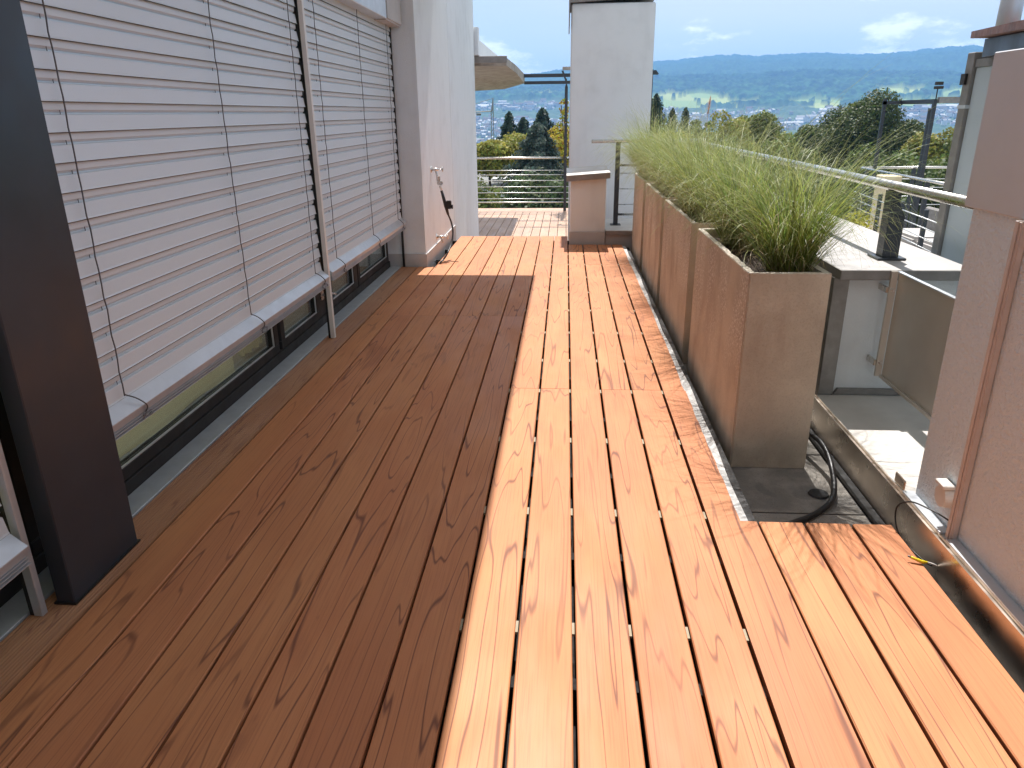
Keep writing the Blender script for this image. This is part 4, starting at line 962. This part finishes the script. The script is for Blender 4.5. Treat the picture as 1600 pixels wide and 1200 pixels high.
# ------------------------------------------------------------------ TREES
def tree(name, az, r_, ztop, rad, zbot, label, cat, col, kind='broad', n=9000, ls=0.20, seed=0, group=None, hang=1.0):
    g = np.random.default_rng(seed); x0, y0 = r_*math.sin(az), r_*math.cos(az)
    zg = -12.5
    rt5 = root(name, (x0, y0, zg), label, cat, group)
    H = ztop-zbot
    if kind == 'broad':
        nl = 60; lob = []
        for i in range(nl):
            u = g.normal(size=3); u /= np.linalg.norm(u); u[2] = u[2]*0.9
            k = g.uniform(0.15, 0.82); lob.append((u*k*np.array([rad, rad, H/2]), g.uniform(0.22, 0.42)*rad))
        per = n//nl; P, Nn, sh = [], [], []
        for (cc, lr_) in lob:
            d = g.normal(size=(per, 3)); d /= np.linalg.norm(d, axis=1)[:, None]; d[:, 2] = np.where(d[:, 2] < -0.4, -d[:, 2], d[:, 2])
            rr_ = lr_*(0.55+0.5*g.uniform(0, 1, (per, 1))**0.6)
            P.append(cc+d*rr_); Nn.append(d); sh.append(np.full(per, g.uniform(0.72, 1.28)))
        P = np.concatenate(P); Nn = np.concatenate(Nn); sh = np.concatenate(sh)
        P = P*np.array([1, 1, 1])+np.array([0, 0, (ztop+zbot)/2])
        k = np.abs(P[:, 2]-(ztop+zbot)/2); 
    else:
        t_ = g.uniform(0, 1, n)**0.75; z_ = ztop-H*t_
        lay = 0.62+0.38*np.abs(np.sin(t_*24+g.normal(0, 0.3, n)))
        rr_ = rad*(0.05+0.95*np.minimum(1, t_*1.7)**0.75)*lay*np.sqrt(g.uniform(0.25, 1, n)); a_ = g.uniform(0, 2*PI, n)
        rr_ = rr_*(0.8+0.3*np.sin(a_*5+t_*9))
        P = np.stack([np.cos(a_)*rr_, np.sin(a_)*rr_, z_], -1); Nn = np.stack([np.cos(a_), np.sin(a_), np.full(n, 0.6)], -1); sh = g.uniform(0.75, 1.25, n)
    N_ = len(P); Nn = Nn+g.normal(0, 0.55, (N_, 3)); Nn /= np.linalg.norm(Nn, axis=1)[:, None]
    T = np.cross(Nn, g.normal(size=(N_, 3))); T /= np.linalg.norm(T, axis=1)[:, None]; B = np.cross(Nn, T)
    s_ = (ls*g.uniform(0.6, 1.3, N_))[:, None]; P[:, 2] -= zg
    V_ = np.stack([P-T*s_-B*s_*0.1, P-B*s_*0.7, P+T*s_, P+B*s_*0.7], 1).reshape(-1, 3)
    F_ = np.arange(N_*4).reshape(-1, 4)
    cc = np.array(col)*1.35*(sh*g.uniform(0.75, 1.25, N_))[:, None]; cc[:, 0] *= g.uniform(0.85, 1.35, N_)
    o = link('crown', arrmesh('crown', V_, F_, np.repeat(cc, 4, 0), M['leaf']), None, rt5); 
    hgt = zbot-zg+H*0.55
    bm = tube_bm([(x0, y0, zg), (x0+0.1, y0, zg+hgt*0.5), (x0, y0+0.1, zg+hgt)], [rad*0.07+0.1, rad*0.05+0.07, 0.06], 8)
    for j in range(5):
        a_ = j*1.26+seed; zz_ = zg+hgt*(0.45+0.1*j)
        tube_bm([(x0, y0, zz_), (x0+math.cos(a_)*rad*0.35, y0+math.sin(a_)*rad*0.35, zz_+H*0.12), (x0+math.cos(a_)*rad*0.6, y0+math.sin(a_)*rad*0.6, zz_+H*0.28)], [0.10, 0.07, 0.03], 6, bm)
    frombm('trunk', bm, M['bark'], rt5, True)
    return rt5
DG = (0.060, 0.092, 0.024); MG = (0.11, 0.145, 0.036); YG = (0.19, 0.205, 0.040); BG = (0.034, 0.062, 0.042)
def T(r, tan): return 1.35+r*tan
BT, CT = 'broadleaf_tree', 'conifer_tree'
for nm, az, r_, top, rad, bot, lb, col_, kd, n_, ls in (
 (BT, 0.352, 95, 0.031, 7.0, -0.13, 'large dark green rounded tree right of the grasses, the biggest in view', (0.052, 0.078, 0.018), 'broad', 110000, 0.14),
 (BT, 0.300, 92, -0.006, 3.4, -0.12, 'lower shoulder tree at the left side of the biggest dark tree', (0.055, 0.083, 0.020), 'broad', 30000, 0.14),
 (BT, 0.440, 85, -0.008, 3.6, -0.12, 'light green tree between the biggest tree and the frosted screen', YG, 'broad', 18000, 0.16),
 (BT, 0.475, 75, -0.002, 3.4, -0.12, 'yellow green tree partly hidden behind the privacy screen post', MG, 'broad', 12000, 0.16),
 (BT, 0.240, 88, 0.009, 3.6, -0.10, 'olive green rounded tree above the middle of the grasses', MG, 'broad', 22000, 0.16),
 (BT, 0.205, 84, 0.004, 3.2, -0.10, 'yellowish tree just left of the olive rounded tree', YG, 'broad', 16000, 0.15),
 (BT, 0.168, 90, 0.002, 2.6, -0.10, 'small dark tree with a ragged top behind the grasses', DG, 'broad', 9000, 0.16),
 (CT, 0.113, 80, 0.021, 2.4, -0.12, 'dark conifer right beside the tall white pillar', BG, 'con', 12000, 0.16),
 (CT, 0.134, 86, 0.004, 1.7, -0.10, 'smaller dark conifer second from the tall white pillar', BG, 'con', 6000, 0.14),
 (CT, 0.150, 100, 0.005, 1.9, -0.10, 'narrow dark conifer third from the tall white pillar', BG, 'con', 6000, 0.14),
 (BT, 0.128, 60, -0.012, 3.0, -0.12, 'bushy yellow green tree low behind the grass beside the pillar', YG, 'broad', 12000, 0.12),
 (BT, 0.272, 70, -0.018, 3.0, -0.13, 'low olive tree in the gap before the biggest tree', MG, 'broad', 12000, 0.14),
 (BT, 0.385, 60, -0.040, 4.6, -0.16, 'dark shrubby tree below the biggest tree', DG, 'broad', 20000, 0.14),
 (BT, 0.45, 50, -0.055, 4.0, -0.18, 'dark green tree low behind the neighbouring railing', DG, 'broad', 16000, 0.13),
 (BT, 0.19, 60, -0.025, 3.8, -0.14, 'dark green tree mass low behind the middle planters', DG, 'broad', 12000, 0.14),
 (BT, 0.31, 55, -0.06, 4.0, -0.18, 'dark tree below the handrail left of the cream block', DG, 'broad', 14000, 0.14),
 (CT, -0.073, 78, 0.002, 1.9, -0.09, 'left dark conifer above the lower railing', BG, 'con', 9000, 0.15),
 (CT, -0.055, 80, -0.005, 2.2, -0.09, 'dark conifer close behind the left one, slightly lower', BG, 'con', 8000, 0.15),
 (CT, -0.030, 84, 0.006, 2.7, -0.09, 'broad dark conifer near the tall pergola post', BG, 'con', 11000, 0.16),
 (BT, -0.100, 60, -0.028, 2.3, -0.085, 'yellow green tree at the left above the lower railing', YG, 'broad', 14000, 0.12),
 (BT, -0.063, 64, -0.016, 2.6, -0.085, 'bright olive tree in the middle above the lower railing', YG, 'broad', 16000, 0.12),
 (CT, -0.036, 50, -0.012, 2.6, -0.13, 'blue grey spruce standing near the pergola post', (0.062, 0.092, 0.072), 'con', 18000, 0.12),
 (BT, -0.008, 52, -0.006, 1.8, -0.10, 'golden yellow leaved tree right behind the pergola post', (0.34, 0.29, 0.035), 'broad', 12000, 0.10),
 (BT, -0.085, 100, -0.040, 6.5, -0.10, 'wide green tree behind the flat roofed house', MG, 'broad', 24000, 0.20),
 (BT, -0.122, 44, -0.080, 1.9, -0.15, 'low bush in front of the flat roofed house', MG, 'broad', 9000, 0.10),
 (BT, -0.030, 44, -0.075, 2.9, -0.17, 'dark bushy tree below the pergola post', (0.05, 0.078, 0.03), 'broad', 14000, 0.11),
 (BT, 0.03, 60, -0.02, 4.5, -0.15, 'wide tree hidden mostly behind the tall white pillar', MG, 'broad', 9000, 0.16)):
    tree(nm, az, r_, T(r_, top), rad, T(r_, bot), lb, 'tree', col_, kd, n=n_, ls=ls, seed=int(abs(az)*1000)+3)
# climbing plant on the pergola post
cl = root('climbing_plant', (-0.03, 16.1, -0.6), 'yellow and reddish leaved climbing plant beside the tall pergola post', 'plant')
g = np.random.default_rng(5); n = 900
zc = g.uniform(0.45, 1.62, n); wdt = 0.05+0.24*np.exp(-((zc-0.95)/0.32)**2)+0.10*np.exp(-((zc-1.5)/0.10)**2)
P = np.stack([0.0-g.uniform(-0.4, 1, n)*wdt, 16.12+g.normal(0, 0.10, n), zc], -1)
P = P[(vnoise(P[:, 0]*14+50, P[:, 2]*14+9, 3) > 0.36)]; n = len(P)
Nn = g.normal(size=(n, 3)); Nn[:, 1] -= 1.0; Nn /= np.linalg.norm(Nn, axis=1)[:, None]; Tt = np.cross(Nn, g.normal(size=(n, 3))); Tt /= np.linalg.norm(Tt, axis=1)[:, None]; Bt = np.cross(Nn, Tt); s_ = g.uniform(0.012, 0.030, n)[:, None]
V_ = np.stack([P-Tt*s_, P-Bt*s_*0.8, P+Tt*s_, P+Bt*s_*0.8], 1).reshape(-1, 3)-np.array(cl.location)
pal = np.array([[0.42, 0.36, 0.03], [0.30, 0.34, 0.05], [0.20, 0.07, 0.03], [0.16, 0.20, 0.04], [0.5, 0.42, 0.06]])[g.integers(0, 5, n)]
o = link('leaves', arrmesh('leaves', V_, np.arange(n*4).reshape(-1, 4), np.repeat(pal, 4, 0), M['leaf']), None, cl); tag(o, kind='stuff')
tube('stem', spline([(0.0, 16.1, -0.6), (0.03, 16.1, 0.2), (-0.04, 16.1, 0.9), (-0.10, 16.1, 1.5)], 5), 0.010, M['bark'], cl, 6)
sh_ = root('yellow_shrub', (3.3, 8.4, -0.6), 'small bright yellow green shrub just beyond the parapet slab', 'shrub')
n = 500; P = g.normal(0, 1, (n, 3))*np.array([0.09, 0.12, 0.09])+np.array([3.55, 9.3, 0.02]); Nn = g.normal(size=(n, 3)); Nn /= np.linalg.norm(Nn, axis=1)[:, None]; Tt = np.cross(Nn, g.normal(size=(n, 3))); Tt /= np.linalg.norm(Tt, axis=1)[:, None]; Bt = np.cross(Nn, Tt); s_ = g.uniform(0.012, 0.03, n)[:, None]
V_ = np.stack([P-Tt*s_, P-Bt*s_*0.7, P+Tt*s_, P+Bt*s_*0.7], 1).reshape(-1, 3)-np.array(sh_.location)
o = link('leaves', arrmesh('leaves', V_, np.arange(n*4).reshape(-1, 4), np.repeat(np.array([[0.42, 0.40, 0.04]])*g.uniform(0.6, 1.2, (n, 1)), 4, 0), M['leaf']), None, sh_); tag(o, kind='stuff')
tube('stem', [(3.5, 9.2, -0.6), (3.55, 9.3, 0.0)], 0.02, M['bark'], sh_, 6)
# tower crane far away
cr = root('construction_crane', (-19, 195, -16), 'slim grey construction crane above the trees, left of the pergola post', 'crane')
for z_ in range(0, 24): 
    pass
bm = bmesh.new(); bx_, by_ = -18.5, 195.0
for dx in (-0.28, 0.28):
    for dy in (-0.28, 0.28): tube_bm([(bx_+dx, by_+dy, -16), (bx_+dx, by_+dy, 2.0)], 0.07, 4, bm)
for z_ in range(-16, 2, 1): tube_bm([(bx_-0.28, by_-0.28, z_), (bx_+0.28, by_-0.28, z_+1)], 0.05, 4, bm)
tube_bm([(bx_, by_, 2.0), (bx_+0.3, by_, 5.2)], [0.35, 0.08], 4, bm)
frombm('mast', bm, M['greyflash'], cr)
bm = bmesh.new(); tube_bm([(bx_-12, by_, 1.6), (bx_, by_, 2.0)], 0.14, 4, bm); tube_bm([(bx_-12, by_, 1.6), (bx_+0.3, by_, 5.0)], 0.05, 4, bm); tube_bm([(bx_-4, by_, 1.3), (bx_-2.8, by_, 1.3)], 0.30, 4, bm)
frombm('jib', bm, M['greyflash'], cr)
